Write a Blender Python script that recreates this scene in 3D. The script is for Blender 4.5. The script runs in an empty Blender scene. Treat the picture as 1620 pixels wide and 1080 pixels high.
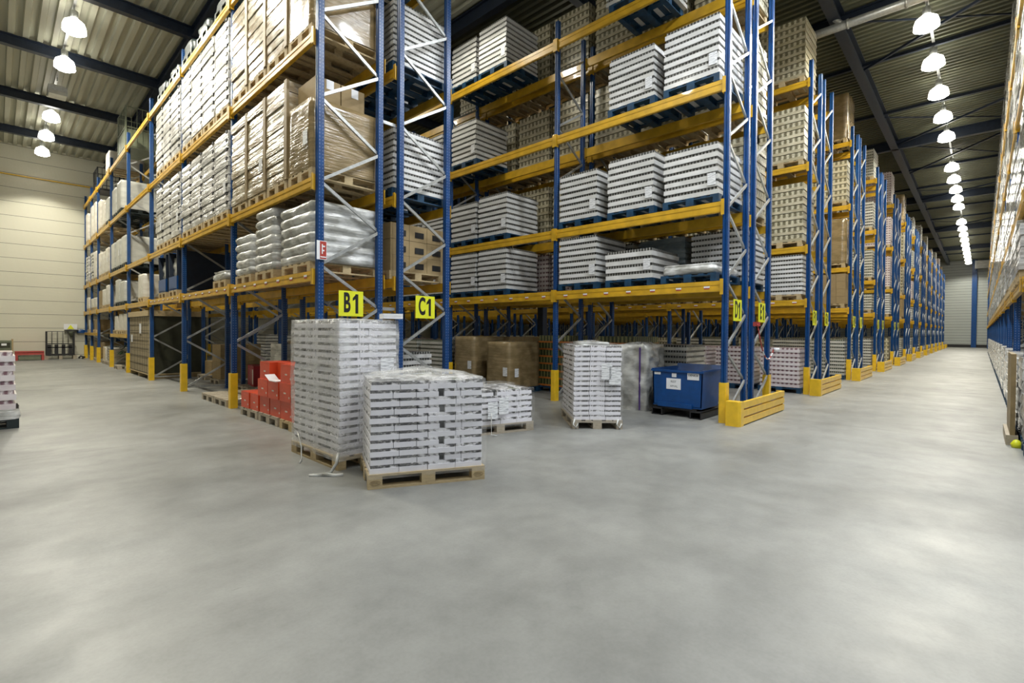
import bpy, bmesh, math, random
from mathutils import Vector, Matrix
C = bpy.context.scene.collection
R = math.radians
rnd = random.Random(7)

# ------------------------------------------------------------------ camera
F_PX, CX, CY = 778.395, 760.135, 533.191          # at 1620 x 1080
YAW, ROLL, PITCH, EYE = R(44.498), R(.391), R(-.699), 1.549
fw = Vector((math.sin(YAW), math.cos(YAW), 0)); rt = Vector((math.cos(YAW), -math.sin(YAW), 0)); dn = Vector((0, 0, -1))
fw2 = fw * math.cos(PITCH) - dn * math.sin(PITCH); dn2 = dn * math.cos(PITCH) + fw * math.sin(PITCH)
cr = rt * math.cos(ROLL) - dn2 * math.sin(ROLL); cd = rt * math.sin(ROLL) + dn2 * math.cos(ROLL)
cam = bpy.data.objects.new('camera', bpy.data.cameras.new('camera')); C.objects.link(cam)
M3 = Matrix((cr, -cd, -fw2)).transposed()
cam.matrix_world = Matrix.Translation((0, 0, EYE)) @ M3.to_4x4()
cam.data.sensor_width = 36; cam.data.lens = F_PX / 1620 * 36
cam.data.shift_x = (810 - CX) / 1620; cam.data.shift_y = (CY - 540) / 1620
cam.data.clip_end = 300; cam.data.clip_start = .05
bpy.context.scene.camera = cam
# ------------------------------------------------------------------ world, exposure
W = bpy.data.worlds.new('world'); bpy.context.scene.world = W; W.use_nodes = True
W.node_tree.nodes['Background'].inputs[0].default_value = (.70, .80, 1, 1)
W.node_tree.nodes['Background'].inputs[1].default_value = .55
vs = bpy.context.scene.view_settings
vs.view_transform = 'Standard'; vs.look = 'None'; vs.gamma = 1; vs.exposure = 0.0; vs.use_curve_mapping = False
WARM, COOL = (1, .955, .81), (.90, .95, 1.0)
P_LAMP, P_NEAR = 980, 880

# ------------------------------------------------------------------ materials
def nt(name):
    m = bpy.data.materials.new(name); m.use_nodes = True
    t = m.node_tree; return m, t, t.nodes['Principled BSDF']
def N(t, ty, **kw):
    n = t.nodes.new(ty)
    for k, v in kw.items():
        if k.startswith('i_'):
            n.inputs[int(k[2:])].default_value = v
        else: setattr(n, k, v)
    return n
def lk(t, a, b): t.links.new(a, b)
def coords(t, sc=(1, 1, 1)):
    tc = N(t, 'ShaderNodeTexCoord'); mp = N(t, 'ShaderNodeMapping'); mp.inputs['Scale'].default_value = sc
    lk(t, tc.outputs['Object'], mp.inputs[0]); return mp.outputs[0]
def noise(t, vec, scale, detail=3, rough=.5):
    n = N(t, 'ShaderNodeTexNoise'); n.inputs['Scale'].default_value = scale; n.inputs['Detail'].default_value = detail
    n.inputs['Roughness'].default_value = rough
    lk(t, vec, n.inputs['Vector']); return n.outputs[0]
def ramp(t, f, stops):
    r = N(t, 'ShaderNodeValToRGB'); e = r.color_ramp.elements
    while len(e) > 1: e.remove(e[-1])
    e[0].position = stops[0][0]; e[0].color = (*stops[0][1], 1)
    for p, c in stops[1:]:
        k = e.new(p); k.color = (*c, 1)
    lk(t, f, r.inputs[0]); return r.outputs[0]
def mrange(t, f, a, b, c, d):
    m = N(t, 'ShaderNodeMapRange'); lk(t, f, m.inputs[0])
    for i, v in zip((1, 2, 3, 4), (a, b, c, d)): m.inputs[i].default_value = v
    return m.outputs[0]
def math_(t, op, a, b=None):
    m = N(t, 'ShaderNodeMath', operation=op)
    for i, v in enumerate((a, b)):
        if v is None: continue
        if isinstance(v, (int, float)): m.inputs[i].default_value = v
        else: lk(t, v, m.inputs[i])
    return m.outputs[0]
def bump(t, b, h, strength, dist=.01):
    n = N(t, 'ShaderNodeBump'); n.inputs['Strength'].default_value = strength; n.inputs['Distance'].default_value = dist
    lk(t, h, n.inputs['Height']); lk(t, n.outputs[0], b.inputs['Normal'])
def mixc(t, f, a, b, blend='MIX'):
    m = N(t, 'ShaderNodeMix', data_type='RGBA', blend_type=blend)
    if isinstance(f, (int, float)): m.inputs[0].default_value = f
    else: lk(t, f, m.inputs[0])
    for i, v in ((6, a), (7, b)):
        if isinstance(v, tuple): m.inputs[i].default_value = (*v, 1)
        else: lk(t, v, m.inputs[i])
    return m.outputs[2]
def simple(name, col, rough=.5, metal=0, var=.12, scale=8, bmp=0, coat=0, sc=(1, 1, 1)):
    m, t, b = nt(name)
    v = coords(t, sc); n = noise(t, v, scale, 4)
    lo = tuple(c * (1 - var) for c in col); hi = tuple(min(1, c * (1 + var)) for c in col)
    lk(t, ramp(t, n, [(.3, lo), (.7, hi)]), b.inputs['Base Color'])
    b.inputs['Roughness'].default_value = rough; b.inputs['Metallic'].default_value = metal
    b.inputs['Coat Weight'].default_value = coat
    if bmp: bump(t, b, n, bmp)
    return m
MT = {}
# concrete floor: mottled grey, softly polished, scuffed, with saw-cut joints
m, t, b = nt('concrete_floor'); v = coords(t)
n1 = noise(t, v, .35, 6, .6); n2 = noise(t, v, 3.0, 6, .65); n3 = noise(t, v, 45, 3, .6)
c1 = ramp(t, n1, [(.34, (.185, .187, .177)), (.66, (.305, .307, .290))])
c2 = ramp(t, n2, [(.25, (.80, .80, .80)), (.6, (1, 1, 1))])
c3 = ramp(t, n3, [(.3, (.92, .92, .92)), (.6, (1, 1, 1))])
cc = mixc(t, 1.0, mixc(t, 1.0, c1, c2, 'MULTIPLY'), c3, 'MULTIPLY')
c4 = ramp(t, noise(t, coords(t, (.4, .7, 1)), 1.0, 4, .6), [(.36, (.82, .82, .82)), (.5, (1, 1, 1))])
c5 = ramp(t, noise(t, coords(t, (1.6, 14, 1)), 1.0, 2, .5), [(.20, (.55, .55, .55)), (.235, (1, 1, 1))])
cc = mixc(t, 1.0, mixc(t, 1.0, cc, c4, 'MULTIPLY'), c5, 'MULTIPLY')
sp = N(t, 'ShaderNodeSeparateXYZ'); lk(t, v, sp.inputs[0])
def joint(o, at, w):
    return math_(t, 'LESS_THAN', math_(t, 'ABSOLUTE', math_(t, 'SUBTRACT', o, at)), w)
jx = joint(sp.outputs[0], 10.22, .014)
jy = joint(sp.outputs[1], 7.9, .006)
jj = math_(t, 'MAXIMUM', jx, jy)
lk(t, mixc(t, jj, cc, (.12, .12, .11)), b.inputs['Base Color'])
lk(t, mrange(t, noise(t, v, 1.3, 5, .6), .3, .7, .34, .56), b.inputs['Roughness'])
bump(t, b, n2, .06, .004); MT['floor'] = m
# thin scratches / tyre scuffs as their own colour patches
MT['deck'] = simple('lit_zinc_deck', (.42, .42, .33), .5, .0, .05, .6); MT['deckdark'] = simple('dim_olive_deck', (.125, .13, .085), .6, .0, .15, 1.5)  # bright left and dim right ceiling light put into two deck colours
MT['navy'] = simple('dark_navy_steel', (.012, .020, .038), .45, 0, .2)
# wall panels : horizontal seams
def panels(name, col, pitch, off, line=.012, fine=0.0, rough=.45):
    m, t, b = nt(name); tc = N(t, 'ShaderNodeTexCoord'); s = N(t, 'ShaderNodeSeparateXYZ'); lk(t, tc.outputs['Object'], s.inputs[0])
    fr = math_(t, 'FRACT', math_(t, 'DIVIDE', math_(t, 'SUBTRACT', s.outputs[2], off), pitch))
    seam = math_(t, 'LESS_THAN', fr, line / pitch)
    nn = noise(t, tc.outputs['Object'], .6, 3)
    base = ramp(t, nn, [(.3, tuple(c * .95 for c in col)), (.7, col)])
    lk(t, mixc(t, seam, base, tuple(c * .28 for c in col)), b.inputs['Base Color'])
    b.inputs['Roughness'].default_value = rough
    if fine:
        w = math_(t, 'SINE', math_(t, 'MULTIPLY', s.outputs[2], 6.283 / fine)); bump(t, b, w, .25, .01)
    return m
MT['cream'] = panels('cream_wall_panels', (.66, .64, .52), .684, .86, .022, .06)
MT['greypanel'] = panels('grey_green_wall_panels', (.40, .43, .41), .33, .1, .03, .11)
MT['plain'] = simple('plain_wall', (.5, .5, .46), .6)
# blue posts with punch holes painted pale, as brightness seen through them
m, t, b = nt('perforated_blue_post'); tc = N(t, 'ShaderNodeTexCoord'); s = N(t, 'ShaderNodeSeparateXYZ'); lk(t, tc.outputs['Object'], s.inputs[0])
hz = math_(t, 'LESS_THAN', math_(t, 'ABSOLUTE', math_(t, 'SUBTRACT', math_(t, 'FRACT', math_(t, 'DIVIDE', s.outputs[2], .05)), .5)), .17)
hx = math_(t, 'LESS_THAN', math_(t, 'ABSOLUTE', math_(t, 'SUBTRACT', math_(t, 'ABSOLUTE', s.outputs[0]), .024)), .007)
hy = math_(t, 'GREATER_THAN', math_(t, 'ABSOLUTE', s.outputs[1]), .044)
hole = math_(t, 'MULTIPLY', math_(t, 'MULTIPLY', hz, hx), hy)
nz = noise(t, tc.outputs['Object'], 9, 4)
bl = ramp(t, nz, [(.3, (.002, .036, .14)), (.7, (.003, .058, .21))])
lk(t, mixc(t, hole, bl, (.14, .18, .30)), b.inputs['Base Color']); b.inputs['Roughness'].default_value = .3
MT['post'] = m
MT['blue'] = simple('blue_painted_steel', (.003, .055, .21), .32, 0, .15, 7)
MT['yellow'] = simple('yellow_painted_steel', (.80, .50, .02), .38, 0, .10, 7, coat=.2)
MT['beam'] = simple('ochre_yellow_beam', (.62, .36, .020), .36, 0, .16, 5, coat=.25)
MT['galv'] = simple('galvanised_steel', (.44, .45, .44), .38, .6, .15, 20)
MT['black'] = simple('black_steel', (.018, .018, .020), .5)
def wood(name, col):
    m, t, b = nt(name); v = coords(t, (3, 3, 9)); n = noise(t, v, 5, 5, .6)
    oi = N(t, 'ShaderNodeObjectInfo')
    c = ramp(t, n, [(.25, tuple(x * .62 for x in col)), (.5, col), (.8, tuple(min(1, x * 1.2) for x in col))])
    lk(t, mixc(t, mrange(t, oi.outputs['Random'], 0, 1, 0, .35), c, tuple(x * .45 for x in col)), b.inputs['Base Color'])
    b.inputs['Roughness'].default_value = .75; bump(t, b, n, .2, .004); return m
MT['wood'] = wood('pale_pallet_wood', (.52, .40, .22)); MT['woodgrey'] = wood('weathered_pallet_wood', (.44, .38, .29))
MT['bluepal'] = simple('blue_pallet_paint', (.006, .045, .10), .5, 0, .35, 9); MT['darkpal'] = simple('black_plastic_pallet', (.012, .022, .022), .4)
def film(name, col, dark, rough=.22, stretch=(1.2, 1.2, 14), s=2.2, cover=(.42, .62), bs=.9, coat=.5, spec=.6):
    """goods seen through crinkled stretch film"""
    m, t, b = nt(name); v = coords(t, stretch); n = noise(t, v, s, 4, .5); n2 = noise(t, coords(t, (1, 1, 2.2)), 2.6, 3, .55)
    oi = N(t, 'ShaderNodeObjectInfo')
    c = ramp(t, n2, [(cover[0], dark), (cover[1], col)])
    lk(t, mixc(t, mrange(t, oi.outputs['Random'], 0, 1, 0, .18), c, dark), b.inputs['Base Color'])
    b.inputs['Roughness'].default_value = rough; b.inputs['Coat Weight'].default_value = coat; b.inputs['Coat Roughness'].default_value = .12
    b.inputs['Specular IOR Level'].default_value = spec
    bump(t, b, n, bs, .02); return m
MT['silver'] = film('silvery_stretch_film', (.78, .77, .74), (.46, .45, .42), .2)
MT['silverbrown'] = film('film_over_brown_cartons', (.62, .57, .45), (.34, .26, .15), .2)
MT['brownfilm'] = film('clear_film_over_brown_cartons', (.32, .235, .12), (.22, .16, .075), .2, bs=.5)
MT['whitefilm'] = film('white_crumpled_film', (.80, .81, .80), (.36, .36, .33), .2, (1.2, 1.2, 7), 3)  # dark tone deepened to put the shade between layers into the colour
MT['greyfilm'] = film('grey_crumpled_film', (.50, .50, .47), (.30, .30, .28), .16, (1, 1, 1.6), 3.0)
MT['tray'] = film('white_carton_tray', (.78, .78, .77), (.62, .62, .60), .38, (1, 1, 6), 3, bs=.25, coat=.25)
MT['tray2'] = film('grey_white_tray', (.60, .59, .54), (.42, .41, .36), .4, (1, 1, 6), 3, bs=.3, coat=.25)  # greyer, darker copy of the white tray
MT['greytray'] = film('blue_grey_tray', (.26, .31, .33), (.14, .18, .20), .4, (1, 1, 6), 3, bs=.3)
MT['darksilver'] = film('dark_glossy_stretch_film', (.40, .39, .33), (.10, .095, .07), .14, (2, 2, 16), 2.6, coat=1.0, bs=1.0)
MT['pinktray'] = film('pinkish_white_tray', (.78, .73, .73), (.66, .58, .59), .35, (1, 1, 6), 3, bs=.3)
def cans(name, dark, light, fx=34, vert=True, seed=0):
    """a band of cans or print showing above a tray: cells along the side"""
    m, t, b = nt(name); tc = N(t, 'ShaderNodeTexCoord'); s = N(t, 'ShaderNodeSeparateXYZ'); lk(t, tc.outputs['Object'], s.inputs[0])
    u = math_(t, 'ADD', s.outputs[0], s.outputs[1])
    w = math_(t, 'SINE', math_(t, 'MULTIPLY', u, 6.283 * fx / 2))
    wn = noise(t, coords(t, (26, 26, 30)), 1.6, 3, .7)
    f = math_(t, 'ADD', math_(t, 'MULTIPLY', w, .22), wn)
    lk(t, ramp(t, f, [(.36, dark), (.56, tuple((a + c) / 2 for a, c in zip(dark, light))), (.74, light)]), b.inputs['Base Color'])
    b.inputs['Roughness'].default_value = .35; b.inputs['Coat Weight'].default_value = .3
    return m
MT['cans'] = cans('dark_cans', (.02, .02, .017), (.36, .36, .34))
MT['cansgreen'] = cans('dark_green_cans', (.02, .03, .02), (.40, .42, .34))
MT['beige'] = cans('beige_can_packs', (.16, .14, .08), (.66, .62, .46), 16)
MT['beigetray'] = film('beige_tray', (.62, .57, .42), (.42, .37, .24), .3, (1, 1, 5), 3, bs=.5)
m, t, b = nt('printed_product_band')
pn = noise(t, coords(t, (7, 7, 9)), 1.0, 2, .5); pf = noise(t, coords(t, (30, 30, 42)), 1.0, 3, .7); pc = noise(t, coords(t, (3, 3, 4)), 1.3, 1, .5)
dk = ramp(t, pf, [(.40, (.03, .03, .035)), (.56, (.16, .15, .15)), (.68, (.62, .62, .60))])
lt = ramp(t, pf, [(.38, (.16, .15, .16)), (.47, (.74, .73, .75)), (.9, (.80, .79, .81))])
gr = mixc(t, ramp(t, pc, [(.62, (0, 0, 0)), (.66, (1, 1, 1))]), dk, (.10, .12, .05))
lk(t, mixc(t, ramp(t, pn, [(.50, (0, 0, 0)), (.54, (1, 1, 1))]), gr, lt), b.inputs['Base Color']); b.inputs['Roughness'].default_value = .35; MT['print'] = m
MT['board'] = carton('white_carton_board', (.80, .79, .84), .45, .15) if False else simple('white_carton_board', (.80, .79, .84), .45, 0, .03, 5, coat=.15)
MT['pinkprint'] = cans('pink_printed_band', (.20, .10, .12), (.76, .70, .70), 20)
MT['orange'] = simple('orange_tray', (.62, .20, .04), .4); MT['greencrate'] = cans('green_bottles', (.03, .05, .02), (.30, .30, .12), 20)
def carton(name, col, rough=.7, coat=0):
    m, t, b = nt(name); n = noise(t, coords(t, (1, 1, 3)), 6, 4)
    oi = N(t, 'ShaderNodeObjectInfo')
    c = ramp(t, n, [(.3, tuple(x * .85 for x in col)), (.7, col)])
    lk(t, mixc(t, mrange(t, oi.outputs['Random'], 0, 1, 0, .25), c, tuple(x * .6 for x in col)), b.inputs['Base Color'])
    b.inputs['Roughness'].default_value = rough; b.inputs['Coat Weight'].default_value = coat; return m
MT['brown'] = carton('brown_cardboard', (.36, .26, .125)); MT['crateboard'] = carton('tan_crate_board', (.60, .49, .30), .6); MT['redbox'] = carton('red_orange_cardboard', (.74, .075, .018), .45, .2)
MT['darkred'] = carton('dark_red_cardboard', (.40, .02, .03), .5)
MT['greybox'] = film('grey_white_wrapped_box', (.56, .56, .51), (.44, .44, .40), .35, (1, 1, 3), 2, bs=.3)
MT['whitebox'] = film('white_wrapped_box', (.74, .71, .64), (.60, .56, .48), .35, (1, 1, 3), 2, bs=.3)
MT['olive'] = simple('dark_olive_board', (.030, .032, .016), .6); MT['paper'] = simple('white_paper', (.82, .83, .85), .6, 0, .03)
MT['tape'] = simple('brown_edge_strip', (.26, .19, .09), .5)
# label with printed lines
m, t, b = nt('printed_label'); tc = N(t, 'ShaderNodeTexCoord'); s = N(t, 'ShaderNodeSeparateXYZ'); lk(t, tc.outputs['Object'], s.inputs[0])
ln = noise(t, coords(t, (9, 9, 95)), 1.0, 2, .6)
lk(t, ramp(t, ln, [(.48, (.84, .85, .86)), (.60, (.42, .43, .45))]), b.inputs['Base Color']); b.inputs['Roughness'].default_value = .5; MT['label'] = m
MT['signyellow'] = simple('sign_yellow', (.80, .82, .03), .4, 0, .02); MT['ink'] = simple('sign_black', (.01, .01, .01), .5)
MT['signred'] = simple('sign_red', (.42, .05, .035), .4, 0, .05); MT['plantgreen'] = simple('dark_green_leaf', (.01, .05, .012), .6, 0, .4)
MT['redpaint'] = simple('red_painted_steel', (.40, .06, .05), .45); MT['greenpaint'] = simple('grey_green_painted_steel', (.16, .18, .12), .45)
MT['purple'] = simple('purple_strap', (.06, .02, .16), .5)
m, t, b = nt('lamp_glow'); b.inputs['Base Color'].default_value = (1, 1, 1, 1); b.inputs['Emission Color'].default_value = (1, .97, .88, 1); b.inputs['Emission Strength'].default_value = 16; MT['glow'] = m
m, t, b = nt('lamp_refractor'); b.inputs['Base Color'].default_value = (1, 1, 1, 1); b.inputs['Emission Color'].default_value = (1, .97, .86, 1); b.inputs['Emission Strength'].default_value = 9; MT['refractor'] = m
# loose clear film shell
m, t, b = nt('clear_stretch_film')
tr = N(t, 'ShaderNodeBsdfTransparent'); mx = N(t, 'ShaderNodeMixShader'); out = t.nodes['Material Output']
nn = noise(t, coords(t, (1.4, 1.4, 9)), 3, 5, .6); n4 = noise(t, coords(t, (1.2, 1.2, 3)), 2.2, 4, .6)
b.inputs['Base Color'].default_value = (.85, .85, .82, 1); b.inputs['Roughness'].default_value = .12; b.inputs['Specular IOR Level'].default_value = 1
bump(t, b, nn, .9, .02)
lk(t, mrange(t, n4, .35, .75, .02, .22), mx.inputs[0]); lk(t, tr.outputs[0], mx.inputs[1]); lk(t, b.outputs[0], mx.inputs[2]); lk(t, mx.outputs[0], out.inputs[0]); MT['film'] = m
m2 = m.copy(); m2.name = 'hazy_stretch_film'
for nn_ in m2.node_tree.nodes:
    if nn_.type == 'MAP_RANGE': nn_.inputs[3].default_value = .10; nn_.inputs[4].default_value = .58
MT['hazyfilm'] = m2

# ------------------------------------------------------------------ mesh helpers
class MB:
    def __init__(s): s.v = []; s.f = []; s.m = []; s.slots = []; s.sm = []
    def slot(s, mat):
        if mat not in s.slots: s.slots.append(mat)
        return s.slots.index(mat)
    def quadbox(s, P, mat):                       # P: 8 points, bottom 4 then top 4 (ccw)
        i = len(s.v); s.v += [tuple(p) for p in P]; k = s.slot(mat)
        for q in ((0, 3, 2, 1), (4, 5, 6, 7), (0, 1, 5, 4), (1, 2, 6, 5), (2, 3, 7, 6), (3, 0, 4, 7)):
            s.f.append(tuple(i + a for a in q)); s.m.append(k); s.sm.append(False)
    def box(s, x0, x1, y0, y1, z0, z1, mat, taper=0):
        q = taper
        s.quadbox([(x0, y0, z0), (x1, y0, z0), (x1, y1, z0), (x0, y1, z0), (x0 + q, y0 + q, z1), (x1 - q, y0 + q, z1), (x1 - q, y1 - q, z1), (x0 + q, y1 - q, z1)], mat)
    def bar(s, p, q, w, h, mat):
        p, q = Vector(p), Vector(q); d = (q - p).normalized()
        a = d.cross(Vector((0, 0, 1)));
        if a.length < 1e-4: a = Vector((1, 0, 0))
        a.normalize(); u = a.cross(d).normalized(); a *= w / 2; u *= h / 2
        s.quadbox([p - a - u, p + a - u, q + a - u, q - a - u, p - a + u, p + a + u, q + a + u, q - a + u], mat)
    def prism(s, pts, z0, z1, mat, smooth=False):
        i = len(s.v); n = len(pts); k = s.slot(mat)
        s.v += [(x, y, z0) for x, y in pts] + [(x, y, z1) for x, y in pts]
        for a in range(n):
            c = (a + 1) % n; s.f.append((i + a, i + c, i + n + c, i + n + a)); s.m.append(k); s.sm.append(smooth)
        s.f.append(tuple(i + a for a in reversed(range(n)))); s.m.append(k); s.sm.append(False)
        s.f.append(tuple(i + n + a for a in range(n))); s.m.append(k); s.sm.append(False)
    def lathe(s, prof, mat, seg=20, c=(0, 0, 0), caps=True):
        i = len(s.v); k = s.slot(mat)
        for r, z in prof:
            for a in range(seg):
                t_ = 2 * math.pi * a / seg; s.v.append((c[0] + r * math.cos(t_), c[1] + r * math.sin(t_), c[2] + z))
        for j in range(len(prof) - 1):
            for a in range(seg):
                b_ = (a + 1) % seg
                s.f.append((i + j * seg + a, i + j * seg + b_, i + (j + 1) * seg + b_, i + (j + 1) * seg + a)); s.m.append(k); s.sm.append(True)
        if caps:
            s.f.append(tuple(i + a for a in reversed(range(seg)))); s.m.append(k); s.sm.append(False)
            s.f.append(tuple(i + (len(prof) - 1) * seg + a for a in range(seg))); s.m.append(k); s.sm.append(False)
    def tube(s, pts, r, mat, seg=8):
        pts = [Vector(p) for p in pts]; i = len(s.v); k = s.slot(mat)
        for j, p in enumerate(pts):
            d = (pts[min(j + 1, len(pts) - 1)] - pts[max(j - 1, 0)]).normalized()
            a = d.cross(Vector((0, 0, 1)));
            if a.length < 1e-3: a = Vector((1, 0, 0))
            a.normalize(); u = a.cross(d).normalized()
            for q in range(seg):
                an = 2 * math.pi * q / seg; s.v.append(tuple(p + a * math.cos(an) * r + u * math.sin(an) * r))
        for j in range(len(pts) - 1):
            for q in range(seg):
                c = (q + 1) % seg
                s.f.append((i + j * seg + q, i + j * seg + c, i + (j + 1) * seg + c, i + (j + 1) * seg + q)); s.m.append(k); s.sm.append(True)
        s.f.append(tuple(i + q for q in reversed(range(seg)))); s.m.append(k); s.sm.append(False)
        s.f.append(tuple(i + (len(pts) - 1) * seg + q for q in range(seg))); s.m.append(k); s.sm.append(False)
    def shell(s, W, D, z0, z1, bulge, mat, amp=.02, nu=14, nz=14, seed=1, top=True, r=.03, lay=0):
        """closed lumpy wrap with rounded corners round a W x D block"""
        rr = random.Random(seed); i = len(s.v); k = s.slot(mat); per = []
        hw, hd = W / 2, D / 2
        for (ax, ay, bx, by) in ((-hw, -hd, hw, -hd), (hw, -hd, hw, hd), (hw, hd, -hw, hd), (-hw, hd, -hw, -hd)):
            for a in range(nu): per.append((ax + (bx - ax) * (a + .5) / nu, ay + (by - ay) * (a + .5) / nu))
        n = len(per)
        ph = [rr.uniform(0, 6.28) for _ in range(12)]
        for j in range(nz + 1):
            q = j / nz; z = z0 + (z1 - z0) * q
            for a, (x, y) in enumerate(per):
                an = 6.283 * a / n
                w = amp * (math.sin(3 * an + ph[0] + 5 * q) * .5 + math.sin(9 * an + ph[1] - 11 * q) * .35 + math.sin(23 * q + ph[2] + 4 * an) * .4 + rr.uniform(-.35, .35)) + bulge * math.sin(math.pi * q) - (.045 * (1 - abs(math.sin(math.pi * (z - z0) / lay))) ** 2 if lay else 0)
                L = math.hypot(x, y); s.v.append((x + x / L * w, y + y / L * w, z))
        for j in range(nz):
            for a in range(n):
                c = (a + 1) % n
                s.f.append((i + j * n + a, i + j * n + c, i + (j + 1) * n + c, i + (j + 1) * n + a)); s.m.append(k); s.sm.append(True)
        if top:
            base = len(s.v); rings = 4
            prev = [i + nz * n + a for a in range(n)]
            for g in range(1, rings + 1):
                fct = 1 - g / rings; cur = []
                for a, (x, y) in enumerate(per):
                    cur.append(len(s.v)); s.v.append((x * fct, y * fct, z1 + top * (1 - fct) * (1 if top is not True else .03) + rr.uniform(-amp, amp) * .7))
                for a in range(n):
                    c = (a + 1) % n; s.f.append((prev[a], prev[c], cur[c], cur[a])); s.m.append(k); s.sm.append(True)
                prev = cur
    def mesh(s, name):
        me = bpy.data.meshes.new(name); me.from_pydata(s.v, [], s.f); me.update()
        for q in s.slots: me.materials.append(MT[q])
        me.polygons.foreach_set('material_index', s.m); me.polygons.foreach_set('use_smooth', s.sm); me.update()
        return me
    def build(s, name, parent=None, loc=(0, 0, 0), rz=0): return put(name, s.mesh(name), parent, loc, rz)
def put(name, me, parent=None, loc=(0, 0, 0), rz=0, sc=None):
    o = bpy.data.objects.new(name, me); C.objects.link(o); o.location = loc; o.rotation_euler = (0, 0, rz)
    if sc: o.scale = sc
    if parent: o.parent = parent
    return o
def tag(o, label=None, cat=None, group=None, kind=None):
    for k, v in (('label', label), ('category', cat), ('group', group), ('kind', kind)):
        if v: o[k] = v
    return o
def thing(name, label, cat, loc=(0, 0, 0), rz=0, group=None):
    o = bpy.data.objects.new(name, None); C.objects.link(o); o.location = loc; o.rotation_euler = (0, 0, rz); o.empty_display_size = .2
    return tag(o, label, cat, group)
def struct(name, mb): o = mb.build(name); o['kind'] = 'structure'; return o
ORD = ['first', 'second', 'third', 'fourth', 'fifth', 'sixth', 'seventh', 'eighth', 'ninth', 'tenth', 'eleventh', 'twelfth', 'thirteenth', 'fourteenth', 'fifteenth', 'sixteenth', 'seventeenth', 'eighteenth', 'nineteenth', 'twentieth']
ORD += ['twenty-' + a for a in ORD[:9]] + ['thirtieth'] + ['thirty-' + a for a in ORD[:9]] + ['fortieth'] + ['forty-' + a for a in ORD[:9]] + ['fiftieth'] + ['fifty-' + a for a in ORD[:9]] + ['sixtieth']

# ------------------------------------------------------------------ the hall
X0, X1, Y0, Y1, ZC = -7, 83.2, -9, 33.15, 10.45
b = MB(); b.box(X0, X1, Y0, Y1, -.2, 0, 'floor'); struct('floor', b)
b = MB(); b.box(X0, X1 + .3, Y1, Y1 + .25, 0, ZC + .4, 'cream'); struct('wall_left', b)
b = MB(); b.box(X0 - .2, X0, Y0, Y1, 0, ZC + .4, 'plain'); struct('wall_side', b)
b = MB(); b.box(X1, X1 + .25, Y0, Y1, 0, ZC + .4, 'greypanel'); struct('wall_right', b)
# unseen dock wall; three open doors added behind the camera for frontal daylight
b = MB(); edges = [X0, -3.5, 1.5, 4, 9, 11.5, 16.5, X1]
for k in range(0, 8, 2): b.box(edges[k], edges[k + 1], Y0 - .2, Y0, 0, ZC + .4, 'plain')
for k in (1, 3, 5): b.box(edges[k], edges[k + 1], Y0 - .2, Y0, 5.2, ZC + .4, 'plain')
struct('wall_dock', b)
# corrugated roof deck: ribs run along y
b = MB()
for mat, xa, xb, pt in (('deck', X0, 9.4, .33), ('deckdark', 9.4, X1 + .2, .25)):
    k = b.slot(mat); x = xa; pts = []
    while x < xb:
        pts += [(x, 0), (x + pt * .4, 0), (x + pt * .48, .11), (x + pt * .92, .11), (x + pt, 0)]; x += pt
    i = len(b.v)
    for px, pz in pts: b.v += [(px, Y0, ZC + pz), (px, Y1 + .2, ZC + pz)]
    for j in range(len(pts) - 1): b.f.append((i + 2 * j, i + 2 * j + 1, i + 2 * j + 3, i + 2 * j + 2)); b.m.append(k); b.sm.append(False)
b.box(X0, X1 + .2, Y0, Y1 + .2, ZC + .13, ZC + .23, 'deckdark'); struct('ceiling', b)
def ibeam(name, p, q, w, h):
    b = MB(); p, q = Vector(p), Vector(q)
    b.bar(p + Vector((0, 0, h - .02)), q + Vector((0, 0, h - .02)), w, .03, 'navy'); b.bar(p + Vector((0, 0, .02)), q + Vector((0, 0, .02)), w, .03, 'navy')
    b.bar(p + Vector((0, 0, h / 2)), q + Vector((0, 0, h / 2)), .05, h - .05, 'navy'); return struct(name, b)
n_t = 1
for yy in (-1.4, 2.9, 7.5, 12.0, 16.45, 20.75, 25.35, 30.0):
    big = abs(yy - 2.9) < .1
    ibeam('trim_%d' % n_t, (X0, yy, 10.0 if big else 10.1), (X1, yy, 10.0 if big else 10.1), .26 if big else .2, .45 if big else .34); n_t += 1
for xx, h in ((4.2, .3), (9.45, .42), (16.9, .3), (20.42, .12), (25.45, .12), (29.5, .45), (35.25, .12), (39.9, .12), (42.6, .45), (47, .12), (51.5, .12), (55.7, .45), (62, .12), (68.8, .45), (75, .12)):
    y1 = Y1 if h > .2 else 7.5
    ibeam('trim_%d' % n_t, (xx, Y0, ZC - h), (xx, y1, ZC - h), .2 if h > .2 else .1, h); n_t += 1
# diagonal wind braces under the roof over the right aisle
for (xa, xb) in ((16.9, 20.42), (25.45, 29.5), (29.5, 35.25), (39.9, 42.6), (51.5, 55.7)):
    b = MB(); b.bar((xa, -1.4, 10.2), (xb, 2.9, 10.2), .07, .07, 'navy'); b.bar((xb, -1.4, 10.25), (xa, 2.9, 10.25), .04, .04, 'navy'); struct('trim_%d' % n_t, b); n_t += 1
b = MB(); b.box(82.85, 83.2, .42, .86, 0, ZC, 'blue'); struct('trim_%d' % n_t, b); n_t += 1
b = MB(); b.box(X1 - .12, X1, Y0, Y1, 0, .35, 'black'); struct('baseboard_right', b)
b = MB(); b.box(11.65, 11.85, 9.2, 9.4, 0, ZC, 'navy'); struct('trim_%d' % n_t, b); n_t += 1
b = MB(); b.bar((X0, 33.1, 9.0), (4, 33.1, 9.0), .05, .05, 'yellow'); struct('trim_%d' % n_t, b); n_t += 1
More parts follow.
